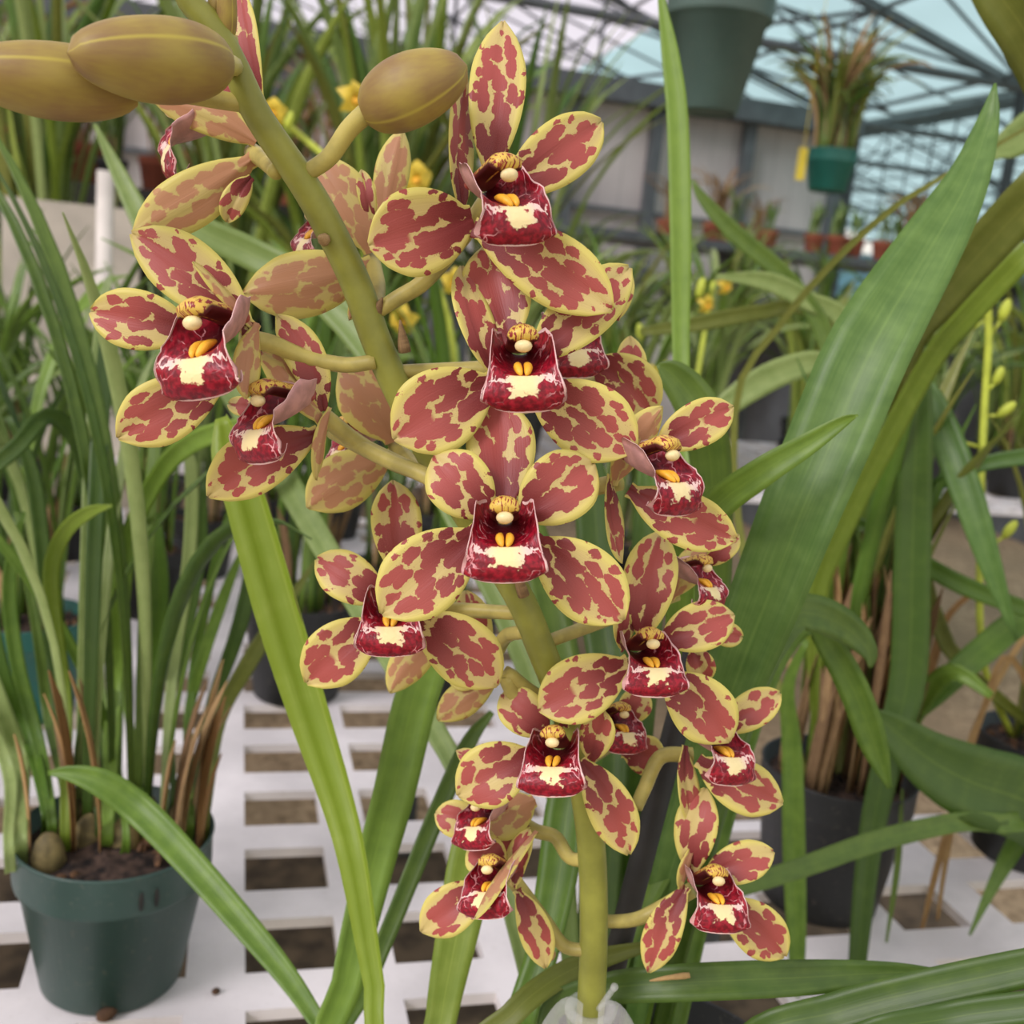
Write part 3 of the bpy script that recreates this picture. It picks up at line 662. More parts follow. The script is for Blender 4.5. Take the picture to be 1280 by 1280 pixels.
# ---- yellow-flowered spikes behind
def bloom(mb, c, s, az):
    f = Vector((math.sin(az)*0.8, -0.8*abs(math.cos(az))-0.2, -0.1)).normalized(); u = Vector((0, 0, 1)); x = u.cross(f).normalized(); u = f.cross(x)
    for k in range(5):
        a = PI/2+2*PI*k/5; d = x*math.cos(a)+u*math.sin(a); w = f.cross(d); rows = []
        for i in range(6):
            t = i/5; ww = s*0.30*math.sin(PI*min(.97, .12+.86*t))*1.4; m = c+d*(s*.8*t)+f*(s*.45*(1-(2*t-.8)**2))
            rows.append([m-w*ww, m+f*(-.06*s), m+w*ww])
        mb.grid(rows)
    mb.blob(c+f*s*.3-u*s*.15, x*s*.22, u*s*.2, f*s*.32, 1, 5, 8)
def yellow_spike(base, stem, blooms, d, label):
    e = empty('flowering_orchid', base, label, 'potted plant'); pot_parts(e, base, .045, .06, .11, POT_BLACK, n=24)
    pts = [P(x, y, d) for x, y in stem]+[base+Vector((0, 0, .09))]
    mb = MB(); mb.tube([Vector(p) for p in spline(pts, 20)], .004, 8); mb.build('flower_stem', YBUD, e)
    for i, (x, y, s) in enumerate(blooms):
        mb = MB(); c = P(x, y, d-.02)
        if s < 14:
            ax = Vector((random.uniform(-.4,.4), 0, 1)).normalized(); mb.blob(c, Vector((1,0,0))*s*.5*d/F, Vector((0,1,0))*s*.5*d/F, ax*s*1.1*d/F, 0, 6, 8); mb.build('bud', YBUD, e)
        else: bloom(mb, c, s*d/F, random.uniform(-.9, .9)); mb.build('flower', [YPETAL, KEEL], e)
    random.seed(int(base.x*1000)+77)
    for k in range(14):
        mb = MB(); arc_leaf(mb, base+Vector((random.uniform(-.03,.03), random.uniform(-.03,.03), .095)), random.uniform(0, 2*PI), random.uniform(.35,.55), .016, .05, random.uniform(.4, 1.4), 0, 12, 1.8); mb.build('leaf', random.choice([LEAF, LEAF_HAZE]), e)
yellow_spike(Vector((0.26, 1.20, .75)), [(330,132),(400,190),(470,250),(530,330),(565,420),(570,600)], [(342,140,22),(362,150,10),(440,122,26),(520,222,26),(505,400,24),(568,352,22),(480,290,9),(545,375,9)], 1.22, 'yellow flowering orchid spike arching behind the top buds')
yellow_spike(Vector((0.62, 1.62, .75)), [(892,352),(880,420),(862,540),(850,680)], [(905,357,15),(882,380,15),(876,360,12),(812,470,18),(800,415,10),(835,465,13)], 1.6, 'orchid with small yellow blooms beside the tall upright leaf')
# a thin spike of greenish buds rises from the pot at the right edge
pts = [P(1232,352,.98), P(1236,420,.99), P(1230,520,1.0), P(1226,640,1.0), P(1228,820,1.0), ine(-.02, .02)]
mb = MB(); mb.tube([Vector(q) for q in spline(pts, 24)], .0034, 8); fs = mb.build('flower_stem', YBUD, ep)
for x, y, s, lx, ly in ((1256,388,13,1238,420),(1248,470,11,1232,490),(1258,512,12,1231,520),(1262,662,12,1228,690),(1190,420,10,1234,400),(1185,545,10,1229,560),(1240,352,9,1233,356)):
    mb = MB(); c = P(x, y, .99); ax = (c-P(lx, ly+14, 1.0)).normalized(); s_ = s/F
    mb.blob(c, ax*s_*1.15, ax.orthogonal().normalized()*s_*.5, ax.cross(ax.orthogonal().normalized())*s_*.5, 0, 8, 10); mb.tube([P(lx, ly, 1.0), c-ax*s_*.9], .0016, 6); mb.build('bud', YBUD, ep)

# ---- hanging pots
def hanging(label, cx, ytop, ybot, wtop, wbot, d, mat, nl, length, mats, seed, wires_to=2.9, spread=1.0):
    top = P(cx, ytop, d); bot = P(cx, ybot, d); h = (top-bot).length; base = Vector((top.x, top.y, top.z-h))
    r1 = wtop/2*d/F; r0 = wbot/2*d/F
    e = empty('hanging_pot_plant', base, label, 'hanging plant'); pot_parts(e, base, r0, r1, h, mat, .30, n=36)
    mb = MB()
    for k in range(3):
        a = 2*PI*k/3+.4; mb.tube([base+Vector((r1*math.cos(a), r1*math.sin(a), h)), base+Vector((0, 0, h+.45))], .0015, 5)
    mb.tube([base+Vector((0, 0, h+.45)), Vector((base.x, base.y, wires_to))], .0015, 5); mb.build('hanger_wire', STEEL, e)
    random.seed(seed)
    for k in range(nl):
        mb = MB(); arc_leaf(mb, base+Vector((random.uniform(-.6,.6)*r1, random.uniform(-.6,.6)*r1, h*.88)), random.uniform(0, 2*PI), length*random.uniform(.6, 1.1), .016, .05, random.uniform(.4, 1.7)*spread, 0, 10, 1.6, random.uniform(-1, 1)); mb.build('leaf', random.choice(mats), e)
    return e
hanging('large dark green pot hanging high above the white bench', 905, -25, 134, 138, 76, 1.75, POT_GREY, 16, .5, [LEAF_HAZE, LEAF_OLIVE, LEAF_DRY], 51)
hanging('small teal pot with a bushy grassy orchid hanging near the big broad leaf', 1041, 188, 238, 62, 46, 3.2, POT_TEAL, 98, .40, [LEAF_HAZE, LEAF_OLIVE, LEAF_DARK, SHEATH], 52, spread=1.5)
mb = MB(); c = P(1002, 205, 3.1); mb.box(c-Vector((.014, .001, .045)), c+Vector((.014, .001, .045))); mb.tube([c+Vector((0,0,.045)), Vector((c.x, c.y, 2.9))], .001, 4)
tag(mb.build('sticky_card', YELLOW_CARD, smooth=False), 'yellow sticky card hanging left of the small teal pot', 'sticky card')

# ---- stepped staging by the back wall with terracotta pots
sg = empty('stepped_staging', (4.2, 7.0, 0), 'dark stepped staging in front of the back wall carrying the terracotta pots', 'staging')
c1 = P(1050, 322, 6.6)
mb = MB(); mb.box((c1.x-2.6, c1.y-.25, c1.z-.05), (c1.x+2.8, c1.y+.6, c1.z)); mb.build('shelf', STEEL, sg, smooth=False)
mb = MB(); mb.box((c1.x-2.9, c1.y-.85, c1.z-.42), (c1.x+2.8, c1.y-.25, c1.z-.37)); mb.build('shelf', BLACK, sg, smooth=False)
for x in (c1.x-2.5, c1.x-.6, c1.x+1.2, c1.x+2.7):
    mb = MB(); mb.box((x-.03, c1.y-.2, 0), (x+.03, c1.y+.5, c1.z-.05)); mb.build('leg', STEEL, sg, smooth=False)
    mb = MB(); mb.box((x-.03, c1.y-.8, 0), (x+.03, c1.y-.3, c1.z-.42)); mb.build('leg', STEEL, sg, smooth=False)
t0 = grassy('terracotta_pot_plant', (0, 0, 0), 10, .22, .02, [LEAF, LEAF_HAZE, LEAF_DARK], TERRA, .045, .062, .11, 61, sheaths=0)
tag(t0, 'small terracotta pot with a low green plant on the far staging', 'potted plant', 'terracotta pots on the far staging')
t0.location = (c1.x-.25, c1.y-.1, c1.z)
for i, x in enumerate((-.10-.0, .07, .22, .37, .52, 1.15, 1.35, 1.9, -.55, -.75)):
    copy_thing(t0, (c1.x+x-.0, c1.y-.1+.08*(i % 2), c1.z), i*.9, random.uniform(.9, 1.1))
random.seed(99)
for i in range(12):
    copy_thing(D, (c1.x-2.7+.46*i, c1.y-.55+random.uniform(-.08,.08), c1.z-.37), i*2.1, random.uniform(.5, .68), 'leafy plant on the dark lower step of the far staging', 'leafy plants on the far staging')
dr = grassy('dry_grassy_plant', (0, 0, 0), 26, .42, .014, [LEAF_DRY, SHEATH], TERRA, .07, .09, .13, 63, sheaths=6)
tag(dr, 'dried brown plant in a terracotta pot on the far staging', 'potted plant', 'dried plants on the far staging'); dr.location = (c1.x-.75, c1.y+.22, c1.z)
for x, s in ((-1.05, .9), (-.45, .7), (.62, 1.1)): copy_thing(dr, (c1.x+x, c1.y+.25, c1.z), x*7, s)
lg = empty('low_staging', (-1.2, 5.0, 0), 'dark staging at the back left carrying dried brown plants', 'staging')
mb = MB(); mb.box((-2.9, 4.6, 1.34), (.5, 5.4, 1.47)); mb.build('shelf', BLACK, lg, smooth=False)
for x in (-2.8, -1.2, .4):
    mb = MB(); mb.box((x-.03, 4.7, 0), (x+.03, 5.3, 1.34)); mb.build('leg', STEEL, lg, smooth=False)
mb = MB(); mb.box((-2.9, 5.30, 0.15), (.5, 5.33, 1.3)); mb.build('back_board', BLACK, lg, smooth=False)
random.seed(44)
for i in range(18):
    src = dr if i % 3 else D
    copy_thing(src, (-2.75+.185*i, 4.85+.3*(i % 2), 1.47), i*2.3, (1.3 if src is dr else .75)*random.uniform(.8, 1.2), 'dried brown plant on the dark staging at the back left' if src is dr else 'leafy plant among dried ones on the dark staging at the back left', 'dried plants at the back left' if src is dr else 'leafy plants at the back left')


# ---- post and board on the left
b0 = P(130, 330, 2.3); t1 = P(130, 215, 2.3)
mb = MB(); mb.tube([Vector((b0.x, b0.y, 0)), Vector((b0.x, b0.y, t1.z))], .018, 16); tag(mb.build('pipe_post', PVC), 'white pipe post standing in front of the pale board', 'post')
lo = P(2, 285, 2.38); hi = P(172, 262, 2.38)
mb = MB(); mb.box((lo.x, lo.y, 0), (hi.x, lo.y+.03, hi.z)); tag(mb.build('board_panel', BOARD, smooth=False), 'pale grey board standing behind the white pipe post', 'board')
# ------------------------------------------------------------------ the flowering orchid
SR = [(228,-30,.325),(236,0,.328),(269,37,.331),(293,82,.334),(322,144,.338),(370,215,.346),(403,269,.352),(443,350,.360),(470,425,.366),(497,486,.371),(545,580,.379),(600,668,.387),(648,745,.393),(676,810,.398),(710,900,.406),(732,1000,.413),(741,1085,.418),(742,1180,.424),(739,1255,.430)]
SP = spline(SR, 90); STEMPTS = [P(*s) for s in SP]
rim = G(842, 1236, .885)
fw = Vector((rim.x, rim.y, 0)).normalized(); OC = Vector((rim.x, rim.y, 0))-fw*0.072; OC.z = .75
orc = empty('flowering_orchid', OC, 'tall flowering orchid with red-speckled yellow flowers along one arching spike', 'flowering plant')
pot_parts(orc, OC, .055, .072, .135, POT_BLACK, .2, n=48)
foot = STEMPTS[-1]
soil = Vector((foot.x*.94+OC.x*.06, foot.y*.98+OC.y*.02, .86))
pts = STEMPTS+[Vector(p) for p in spline([foot, foot*.5+soil*.5, soil], 10)][1:]
mb = MB(); nL = len(pts)
mb.tube(pts, [(.0036+.0013*min(1, i/30)+.0009*(i/nL)) for i in range(nL)], 14); mb.build('flower_stem', STEM, orc)
def ino(dx, dy=0.0): return OC+Vector((dx, dy, .122))
OL = [
 ([(282,520,18,.50),(300,560,48,.50),(322,612,56,.50),(365,755,62,.50),(405,890,56,.50),(437,1000,46,.49),(455,1080,40,.48),(476,1220,30,.47),(500,1330,26,.46)], (-.050,-.015), LEAF_SPOT, .65, 30),
 ([(575,760,20,.55),(548,800,46,.55),(518,870,56,.54),(490,990,54,.53),(466,1080,50,.52),(434,1220,42,.50),(425,1330,36,.48)], (-.055,-.005), LEAF, .22, -15),
 ([(615,890,8,.57),(585,930,20,.57),(545,1020,24,.56),(500,1130,23,.54),(460,1230,22,.52),(440,1320,20,.5)], (-.05,.01), LEAF_DARK, .2, 0),
 ([(612,1010,36,.50),(596,1050,58,.50),(575,1150,54,.49),(552,1270,40,.48),(545,1360,30,.47)], (-.04,-.02), LEAF_LIGHT, .15, 0),
 ([(762,880,20,.52),(738,930,48,.52),(712,1000,52,.51),(700,1090,52,.50),(680,1190,42,.49),(655,1300,36,.48)], (-.03,.01), LEAF, .2, 15),
 ([(930,850,10,.53),(895,950,38,.53),(850,1030,44,.52),(810,1110,38,.51),(782,1180,24,.50),(765,1260,14,.49)], (-.025,.03), LEAF, .2, 0),
 ([(820,1180,10,.47),(745,1200,26,.47),(690,1226,30,.46),(640,1268,30,.45),(600,1330,28,.45)], (-.035,-.03), LEAF_OLIVE, .2, 0),
 ([(1182,1214,4,.44),(1110,1216,26,.44),(1000,1222,42,.44),(860,1228,44,.44),(760,1236,38,.45),(690,1262,28,.46),(700,1330,24,.46)], (-.02,-.02), LEAF_DARK, .15, 0),  # this leaf and the next two carry painted shade, a darker green
 ([(1420,1170,10,.40),(1300,1205,42,.41),(1160,1236,46,.42),(1050,1264,46,.43),(930,1305,34,.44)], (.01,-.03), LEAF_DARK, .15, 0),
 ([(1420,1225,10,.39),(1300,1256,36,.40),(1190,1272,36,.41),(1050,1310,32,.42)], (.02,-.03), LEAF_DARK, .15, 0),
 ([(1244,104,3,.50),(1236,150,26,.50),(1212,222,50,.49),(1168,302,78,.48),(1092,430,104,.47),(1040,550,104,.47),(998,650,98,.47),(955,760,90,.48),(916,860,76,.49),(875,980,60,.50),(830,1120,40,.51)], (-.01,.02), LEAF_BLUE, .16, 12),
 ([(1072,519,3,.43),(1052,528,16,.435),(1010,555,28,.44),(950,592,38,.445),(890,640,40,.46),(850,720,36,.50),(850,1000,28,.52)], (.0,.03), LEAF, .22, 0),
 ([(1088,835,4,.60),(1086,815,22,.60),(1062,788,40,.60),(1020,768,48,.59),(985,775,46,.59),(940,850,46,.58),(900,980,40,.56),(870,1100,30,.54)], (.01,.03), LEAF_DARK, .12, 10),
 ([(1112,985,6,.62),(1092,930,34,.62),(1070,868,38,.62),(1042,815,34,.62),(1010,780,26,.62),(960,850,24,.61),(900,1050,22,.57)], (.02,.03), LEAF, .15, 0),
 ([(824,-20,6,.62),(830,20,13,.62),(838,70,22,.62),(847,150,27,.62),(851,300,27,.62),(851,430,22,.62),(855,560,20,.61),(860,800,20,.58),(855,1050,18,.54)], (.0,.04), LEAF, .2, 0),
 ([(822,456,6,.52),(838,466,36,.52),(860,490,50,.52),(878,525,54,.52),(890,600,50,.53),(890,760,44,.54),(870,1000,36,.53)], (.0,.035), LEAF_DARK, .15, 0),
 ([(60,966,5,.60),(90,967,20,.60),(130,980,34,.60),(175,1013,38,.60),(235,1075,36,.58),(305,1155,33,.56),(360,1222,27,.54),(405,1290,20,.52),(470,1400,18,.50)], (-.055,.0), LEAF, .22, 0),
 ([(190,250,6,.70),(215,268,24,.70),(260,292,36,.70),(320,320,40,.70),(390,360,40,.69),(470,450,38,.67),(560,620,36,.63),(680,900,30,.58)], (-.03,.03), LEAF_HAZE, .15, 0),
 ([(118,155,4,.85),(145,210,18,.85),(185,290,30,.84),(240,400,34,.82),(310,520,34,.78),(450,760,30,.68),(600,1020,26,.58)], (-.045,.03), LEAF_HAZE, .15, 0),
 ([(728,505,12,.60),(742,620,44,.60),(754,770,52,.59),(768,930,44,.57)], (-.02,.03), LEAF_DARK, .2, 10),
 ([(655,610,14,.62),(680,720,42,.62),(712,880,46,.60),(740,1020,36,.57)], (-.03,.03), LEAF_DARK, .2, -10),
 ([(806,560,14,.64),(812,680,42,.63),(804,830,46,.61),(795,980,38,.58)], (.0,.04), LEAF, .2, 15),
]
for pth, (dx, dy), mt, fo, tw in OL: leaf_px(pth, orc, mt, fold=fo, twist=tw, n=34, ends=[(ino(dx, dy), .008)])
# dark stain on the long yellow-green leaf's right half
# ---- parts of a flower
def tepal(parent, name, bx, by, tx, ty, W, d, dz=0.0, roll=0.0, back=False, b=0.0, cup=0.14, arch=-0.003, shape='s', seed=0):
    L = math.hypot(tx-bx, ty-by); mx = (bx+tx)/2-(ty-by)/L*b*2; my = (by+ty)/2+(tx-bx)/L*b*2
    nu, nv = 20, 11; rnd = random.Random(seed)
    mid = []
    for i in range(nu):
        t = i/(nu-1); q = (1-t)*(1-t); r_ = 2*t*(1-t); s_ = t*t
        mid.append(P(q*bx+r_*mx+s_*tx, q*by+r_*my+s_*ty, d+dz*t*t+arch*4*t*(1-t)))
    front = []; bk = []; uvs = []; pats = []; Lw = 0; ox, oy = rnd.uniform(0, 40), rnd.uniform(0, 40)
    a, b_ = (0.80, 0.60) if shape == 's' else (0.64, 0.52)
    tm = a/(a+b_); pk = tm**a*(1-tm)**b_; wr = W/max(.25, math.cos(math.radians(roll)))
    ph = rnd.uniform(0, 6)
    for i in range(nu):
        t = i/(nu-1); p = mid[i]; T = (mid[min(i+1, nu-1)]-mid[max(i-1, 0)]).normalized(); V = (p-EYE).normalized()
        S = T.cross(V); S = S.normalized() if S.length > 1e-3 else T.orthogonal().normalized()
        N = S.cross(T)
        if N.dot(EYE-p) < 0: N = -N
        rr = math.radians(roll); S, N = S*math.cos(rr)+N*math.sin(rr), N*math.cos(rr)-S*math.sin(rr)
        if back: S, N = -S, -N
        tt = min(.995, max(.004, t)); prof = max(tt**a*(1-tt)**b_/pk, .30*(1-t)**1.5 if t < .5 else 0)
        prof *= .96
        if t > .72: prof *= 1-.16*((t-.72)/.28)
        if t > .9: prof *= 1-.2*((t-.9)/.1)
        w = wr*.5*prof*d/F
        if i: Lw += (mid[i]-mid[i-1]).length
        fr = []; br = []; ur = []; pr = []
        for j in range(nv):
            v = -1+2*j/(nv-1); ed = 1-v*v
            off = cup*w*(v*v)+.0006*math.sin(7*t+ph+3*v)*(v*v)*t - .0007*math.exp(-(v/.12)**2)
            q = p+S*(v*w)+N*off
            th = .00045*(ed**.5)*min(1, (1-t)*8)+.00005
            fr.append(q+N*th); br.append(q-N*th); ur.append((t, .5+.5*v)); pr.append((ox+Lw*100, oy+v*w*100))
        front.append(fr); bk.append(br); uvs.append(ur); pats.append(pr)
    mb = MB(); b0 = mb.grid(front, 0, uvs, pats); b1 = mb.grid(bk, 1, uvs, pats, flip=True)
    for i in range(nu-1):
        for j in (0, nv-1):
            q = (b0+i*nv+j, b0+(i+1)*nv+j, b1+(i+1)*nv+j, b1+i*nv+j); mb.quad(q if j == 0 else q[::-1], 0)
    for j in range(nv-1): mb.quad((b0+(nu-1)*nv+j, b0+(nu-1)*nv+j+1, b1+(nu-1)*nv+j+1, b1+(nu-1)*nv+j), 0)
    return mb.build(name, [PETAL, PETAL_BACK], parent)
def interp(x, tab):
    for (x0, *a), (x1, *b) in zip(tab[:-1], tab[1:]):
        if x <= x1:
            t = (x-x0)/(x1-x0); t = t*t*(3-2*t)*.5+t*.5; return [p+(q-p)*t for p, q in zip(a, b)]
    return list(tab[-1][1:])
LIPTAB = [(0,-.06,.02,.24,.32),(.15,-.16,.20,.34,.44),(.28,-.22,.34,.395,.48),(.36,-.255,.43,.41,.46),(.44,-.28,.52,.41,.38),(.50,-.295,.59,.415,.30),(.55,-.305,.645,.42,.23),(.61,-.335,.70,.43,.15),(.68,-.40,.75,.47,.06),(.76,-.49,.785,.515,0),(.84,-.59,.79,.535,-.03),(.91,-.675,.765,.53,-.04),(.96,-.73,.73,.51,-.05),(1.0,-.765,.685,.455,-.05)]
def lip_and_column(parent, lx, ly, d, U, yaw, pitch, roll=0.0, seed=0, lip=True):
    """lip and column in the flower's own frame; (lx, ly) is where the blaze at the waist of the lip sits"""
    s = U*d/F; rnd = random.Random(seed)
    B = Matrix((R.col[0], R.col[1], R.col[2])).transposed() if False else R
    view = (EYE-P(lx, ly, d)).normalized(); up = AY_UP = (R @ Vector((0, 1, 0))); xx = up.cross(view).normalized(); yy = view.cross(xx)
    FR = Matrix((xx, yy, view)).transposed()
    FR = FR @ Matrix.Rotation(math.radians(roll), 3, 'Z') @ Matrix.Rotation(math.radians(yaw), 3, 'Y') @ Matrix.Rotation(math.radians(-pitch), 3, 'X')
    O = P(lx, ly, d)-FR @ Vector((0, -.36, .72*1.2))*s
    W_ = lambda x, y, z: O+FR @ Vector((x, y, z*1.2))*s
    if lip:
        nu, nv = 34, 25; ctr = []
        for i in range(nu): ctr.append(interp(i/(nu-1), LIPTAB))
        fr = []; bk = []; uvs = []; pats = []; ox, oy = rnd.uniform(0, 30), rnd.uniform(0, 30); ph = rnd.uniform(0, 6)
        for i in range(nu):
            u = i/(nu-1); y, z, a, h = ctr[i]; y0, z0 = ctr[max(0, i-1)][:2]; y1, z1 = ctr[min(nu-1, i+1)][:2]
            tl = math.hypot(y1-y0, z1-z0); ny, nz = (z1-z0)/tl, -(y1-y0)/tl; kb = min(1, max(0, (u-.50)/.2)); ny, nz = 1+(ny-1)*kb, -.12+(nz+.12)*kb     # normal: up in the throat, forward on the mid-lobe
            f_, b_, u_, p_ = [], [], [], []
            for j in range(nv):
                v = -1+2*j/(nv-1); p = abs(v); sg = 1 if v >= 0 else -1
                x = a*(math.sin(p*PI/2)*.35+p*.65)*sg if u < .5 else a*(math.sin(p*PI/2)*(.35+.25*min(1, (u-.5)/.15))+p*(.65-.25*min(1, (u-.5)/.15)))*sg if u < .65 else a*(math.sin(p*PI/2)*.6+p*.4)*sg
                wv = .040*math.sin(u*21+ph+sg)*p**3*(1 if u > .45 else .5)
                hh = h*p**2.3+wv
                x += sg*(.055*p**3-.09*p**9)*max(0, 1-abs(u-.34)/.30)
                end = 0.0
                if u > .86: end = ((u-.86)/.14)**2*(.15*p**7+.03*p*p)          # rounded corners of the mid-lobe
                yy_, zz_ = y+ny*hh+end, z+nz*hh-(.05*p*p if u > .6 else 0)
                th = .012
                f_.append(W_(x*(1-.012), yy_+ny*th*(1-p), zz_+nz*th*(1-p))); b_.append(W_(x+sg*.006*(p > .3), yy_-ny*th*(1-p*.7), zz_-nz*th*(1-p*.7)))
                u_.append((u, .5+.5*v)); p_.append((ox+u*2.6, oy+v*1.1))
            fr.append(f_); bk.append(b_); uvs.append(u_); pats.append(p_)
        mb = MB(); b0 = mb.grid(fr, 0, uvs, pats, flip=True); b1 = mb.grid(bk, 1, uvs, pats)
        for i in range(nu-1):
            for j in (0, nv-1): mb.quad((b0+i*nv+j, b0+(i+1)*nv+j, b1+(i+1)*nv+j, b1+i*nv+j), 0)
        for j in range(nv-1): mb.quad((b0+(nu-1)*nv+j, b0+(nu-1)*nv+j+1, b1+(nu-1)*nv+j+1, b1+(nu-1)*nv+j), 0)
        for sg in (-1, 1):      # the two keels in the throat
            K = [W_(sg*.045, -.17, .40), W_(sg*.06, -.19, .50), W_(sg*.065, -.215, .585), W_(sg*.05, -.27, .66), W_(sg*.03, -.31, .70)]
            mb.tube([Vector(p) for p in spline(K, 10)], [s*r for r in (.02,.035,.045,.052,.055,.055,.05,.042,.03,.015)], 10, 2)
        mb.build('lip', [LIP, LIP_OUT, KEEL], parent)
    # column
    CT = [(0,.03,0,.20,.14),(.3,.10,.20,.18,.13),(.6,.16,.40,.18,.13),(.82,.185,.52,.19,.145),(.93,.155,.59,.205,.145),(1,.11,.63,.17,.10)]
    rows = []; uvs = []; pats = []; n = 18; nu = 16; ox, oy = rnd.uniform(0, 30), rnd.uniform(0, 30)
    for i in range(nu):
        u = i/(nu-1); y, z, rx, ry = interp(u, CT); y1, z1 = interp(min(1, u+.05), CT)[:2]; y0, z0 = interp(max(0, u-.05), CT)[:2]
        tl = math.hypot(y1-y0, z1-z0); ny, nz = (z1-z0)/tl, -(y1-y0)/tl; r = []; uu = []; pp = []
        for k in range(n):
            a = -PI/2+2*PI*k/n; sn = math.sin(a)*(1.0 if math.sin(a) > 0 else .45)
            r.append(W_(rx*math.cos(a), y+ny*ry*sn, z+nz*ry*sn)); uu.append((u, k/n)); pp.append((ox+u*2, oy+math.cos(a)))
        rows.append(r); uvs.append(uu); pats.append(pp)
    mb = MB(); b = mb.grid(rows, 0, uvs, pats, closed=True)
    mb.quad([b+(nu-1)*n+k for k in range(n)], 0)
    e1, e2, e3 = FR @ Vector((s*.110, 0, 0)), FR @ Vector((0, s*.075, -s*.03)), FR @ Vector((0, s*.03, s*.085))
    mb.blob(W_(0, .045, .635), e1, e2, e3, 1, 10, 14)
    mb.build('column', [COLUMN, CAP], parent)
    return O, FR
def tube_px(name, pts, r, parent, mat=PED, n=18):
    mb = MB(); L = [Vector(p) for p in spline(pts, n)]
    rr = [(r[0]+(r[1]-r[0])*i/(n-1)) for i in range(n)] if isinstance(r, tuple) else r
    mb.tube(L, rr, 10); return mb.build(name, mat, parent)
SEED = [0]
def flower(label, d, org, ped, tepals, lip=None):
    """one flower: its mesh is the pedicel; tepals, lip and column are its children"""
    o3 = P(org[0], org[1], d+.006)
    if len(ped) == 2 and ped[0] == 'auto':
        k = min(range(len(SP)), key=lambda i: abs(SP[i][1]-ped[1])); pts = [STEMPTS[k], (STEMPTS[k]+o3)*.5+(EYE-o3).normalized()*-.008, o3]
    else: pts = [P(*p) for p in ped]+[o3]
    f = tube_px('flower', pts, (.0026, .0032), orc)
    if label: f['label'] = label
    for t in tepals:
        SEED[0] += 1; kind = {'d': 'dorsal_sepal', 's': 'sepal', 'p': 'petal'}[t[0]]; kw = t[6] if len(t) > 6 else {}
        kw.setdefault('shape', 'r' if t[0] == 'p' else 's')
        tepal(f, kind, *t[1:6], d, seed=SEED[0]*13+5, **kw)
    if lip: lip_and_column(f, lip[0], lip[1], d-.0245 if abs(lip[3]) < 70 else d+.008, lip[2], lip[3], lip[4], lip[5] if len(lip) > 5 else 0, seed=SEED[0]+3, lip=True)
    return f
K = dict
# facing flowers, from the top of the spike downwards
flower('topmost flower, its long sepal pointing straight up', .352, (612,246), [(470,390,.364),(498,372,.362),(530,352,.362),(575,300,.362)], [
 ('d',612,222,629,26,74,K(dz=.010)), ('p',578,265,583,98,34,K(roll=52,b=-7,dz=.004)), ('p',636,238,752,151,80,K(dz=.004)),
 ('s',590,272,461,307,110,K(dz=-.012,shape='r')), ('s',592,284,766,388,92,K(dz=-.006,b=-6))], (645,262,108,30,8))
flower('flower just below the topmost one, facing the viewer', .356, (648,460), ('auto',470), [
 ('d',640,430,606,306,92,K(dz=.010,arch=.002)), ('p',622,470,577,332,46,K(roll=30,b=-6,dz=.008)), ('p',668,446,787,334,78,K(dz=.008)),
 ('s',618,476,492,550,108,K(dz=-.004,b=3)), ('s',662,490,795,563,100,K(dz=-.004,b=-4))], (655,474,102,4,0))
flower('flower in the middle facing the viewer, with a notched lower sepal', .350, (632,650), [(415,540,.385),(445,556,.380),(490,578,.374),(535,596,.366),(580,630,.362)], [
 ('d',632,634,622,500,92,K(dz=.012,arch=.002)), ('p',612,642,541,571,84,K(dz=.002)), ('p',652,645,743,578,92,K(dz=.002)),
 ('s',598,666,477,768,104,K(dz=-.004,b=3)), ('s',666,676,779,776,96,K(dz=-.004,b=-4))], (631,688,101,0,-2))
flower('flower low on the left, half covered by the middle flower', .392, (490,758), ('auto',770), [
 ('d',502,724,491,600,66,K(dz=.006)), ('p',478,748,396,698,64,K(dz=.004)), ('p',505,745,560,690,54,K(dz=.008)),
 ('s',474,778,383,854,80,K(b=4)), ('s',516,774,622,858,86,K(b=-8))], (487,787,84,-4,-4))
flower('flower facing right, right of the middle flower and above another', .368, (776,602), ('auto',640), [
 ('p',822,556,917,508,60,K(dz=.0)), ('d',766,606,828,508,44,K(back=True,roll=25,b=-4,dz=-.004)), ('s',786,612,921,674,72,K(b=4,dz=-.004)), ('s',762,594,778,704,24,K(roll=-58,b=5))], (848,607,94,50,0))
flower('flower low on the right beside the dark stake, with a rounded lower left sepal', .392, (806,822), ('auto',870), [
 ('d',804,800,826,664,70,K(dz=.006,b=-4)), ('p',780,812,788,734,32,K(roll=52,b=-4)), ('p',828,800,918,768,64,K()),
 ('s',786,828,673,888,84,K(dz=-.004)), ('s',828,846,912,928,82,K(b=-6,dz=-.002))], (820,838,82,22,2))
flower('lower middle flower with one petal rolled forward into a disc', .398, (690,932), [(690,880,.404),(660,862,.402),(632,842,.398),(650,880,.402)], [
 ('d',705,908,716,846,46,K(dz=.008)), ('p',684,916,627,867,58,K(dz=.004)), ('p',738,950,754,887,46,K(dz=-.008,shape='r')),
 ('s',668,942,572,995,82,K(b=3)), ('s',726,950,786,1068,62,K(b=-6))], (689,962,82,-8,0))
flower('right-facing flower above the lowest right one, half hidden', .418, (866,944), [(795,1010,.416),(806,985,.420),(826,946,.424)], [
 ('p',900,912,975,866,48,K()), ('s',872,950,979,1004,68,K(b=4,dz=-.002)), ('s',856,932,868,1032,28,K(roll=-45,b=4))], (916,950,78,45,0))
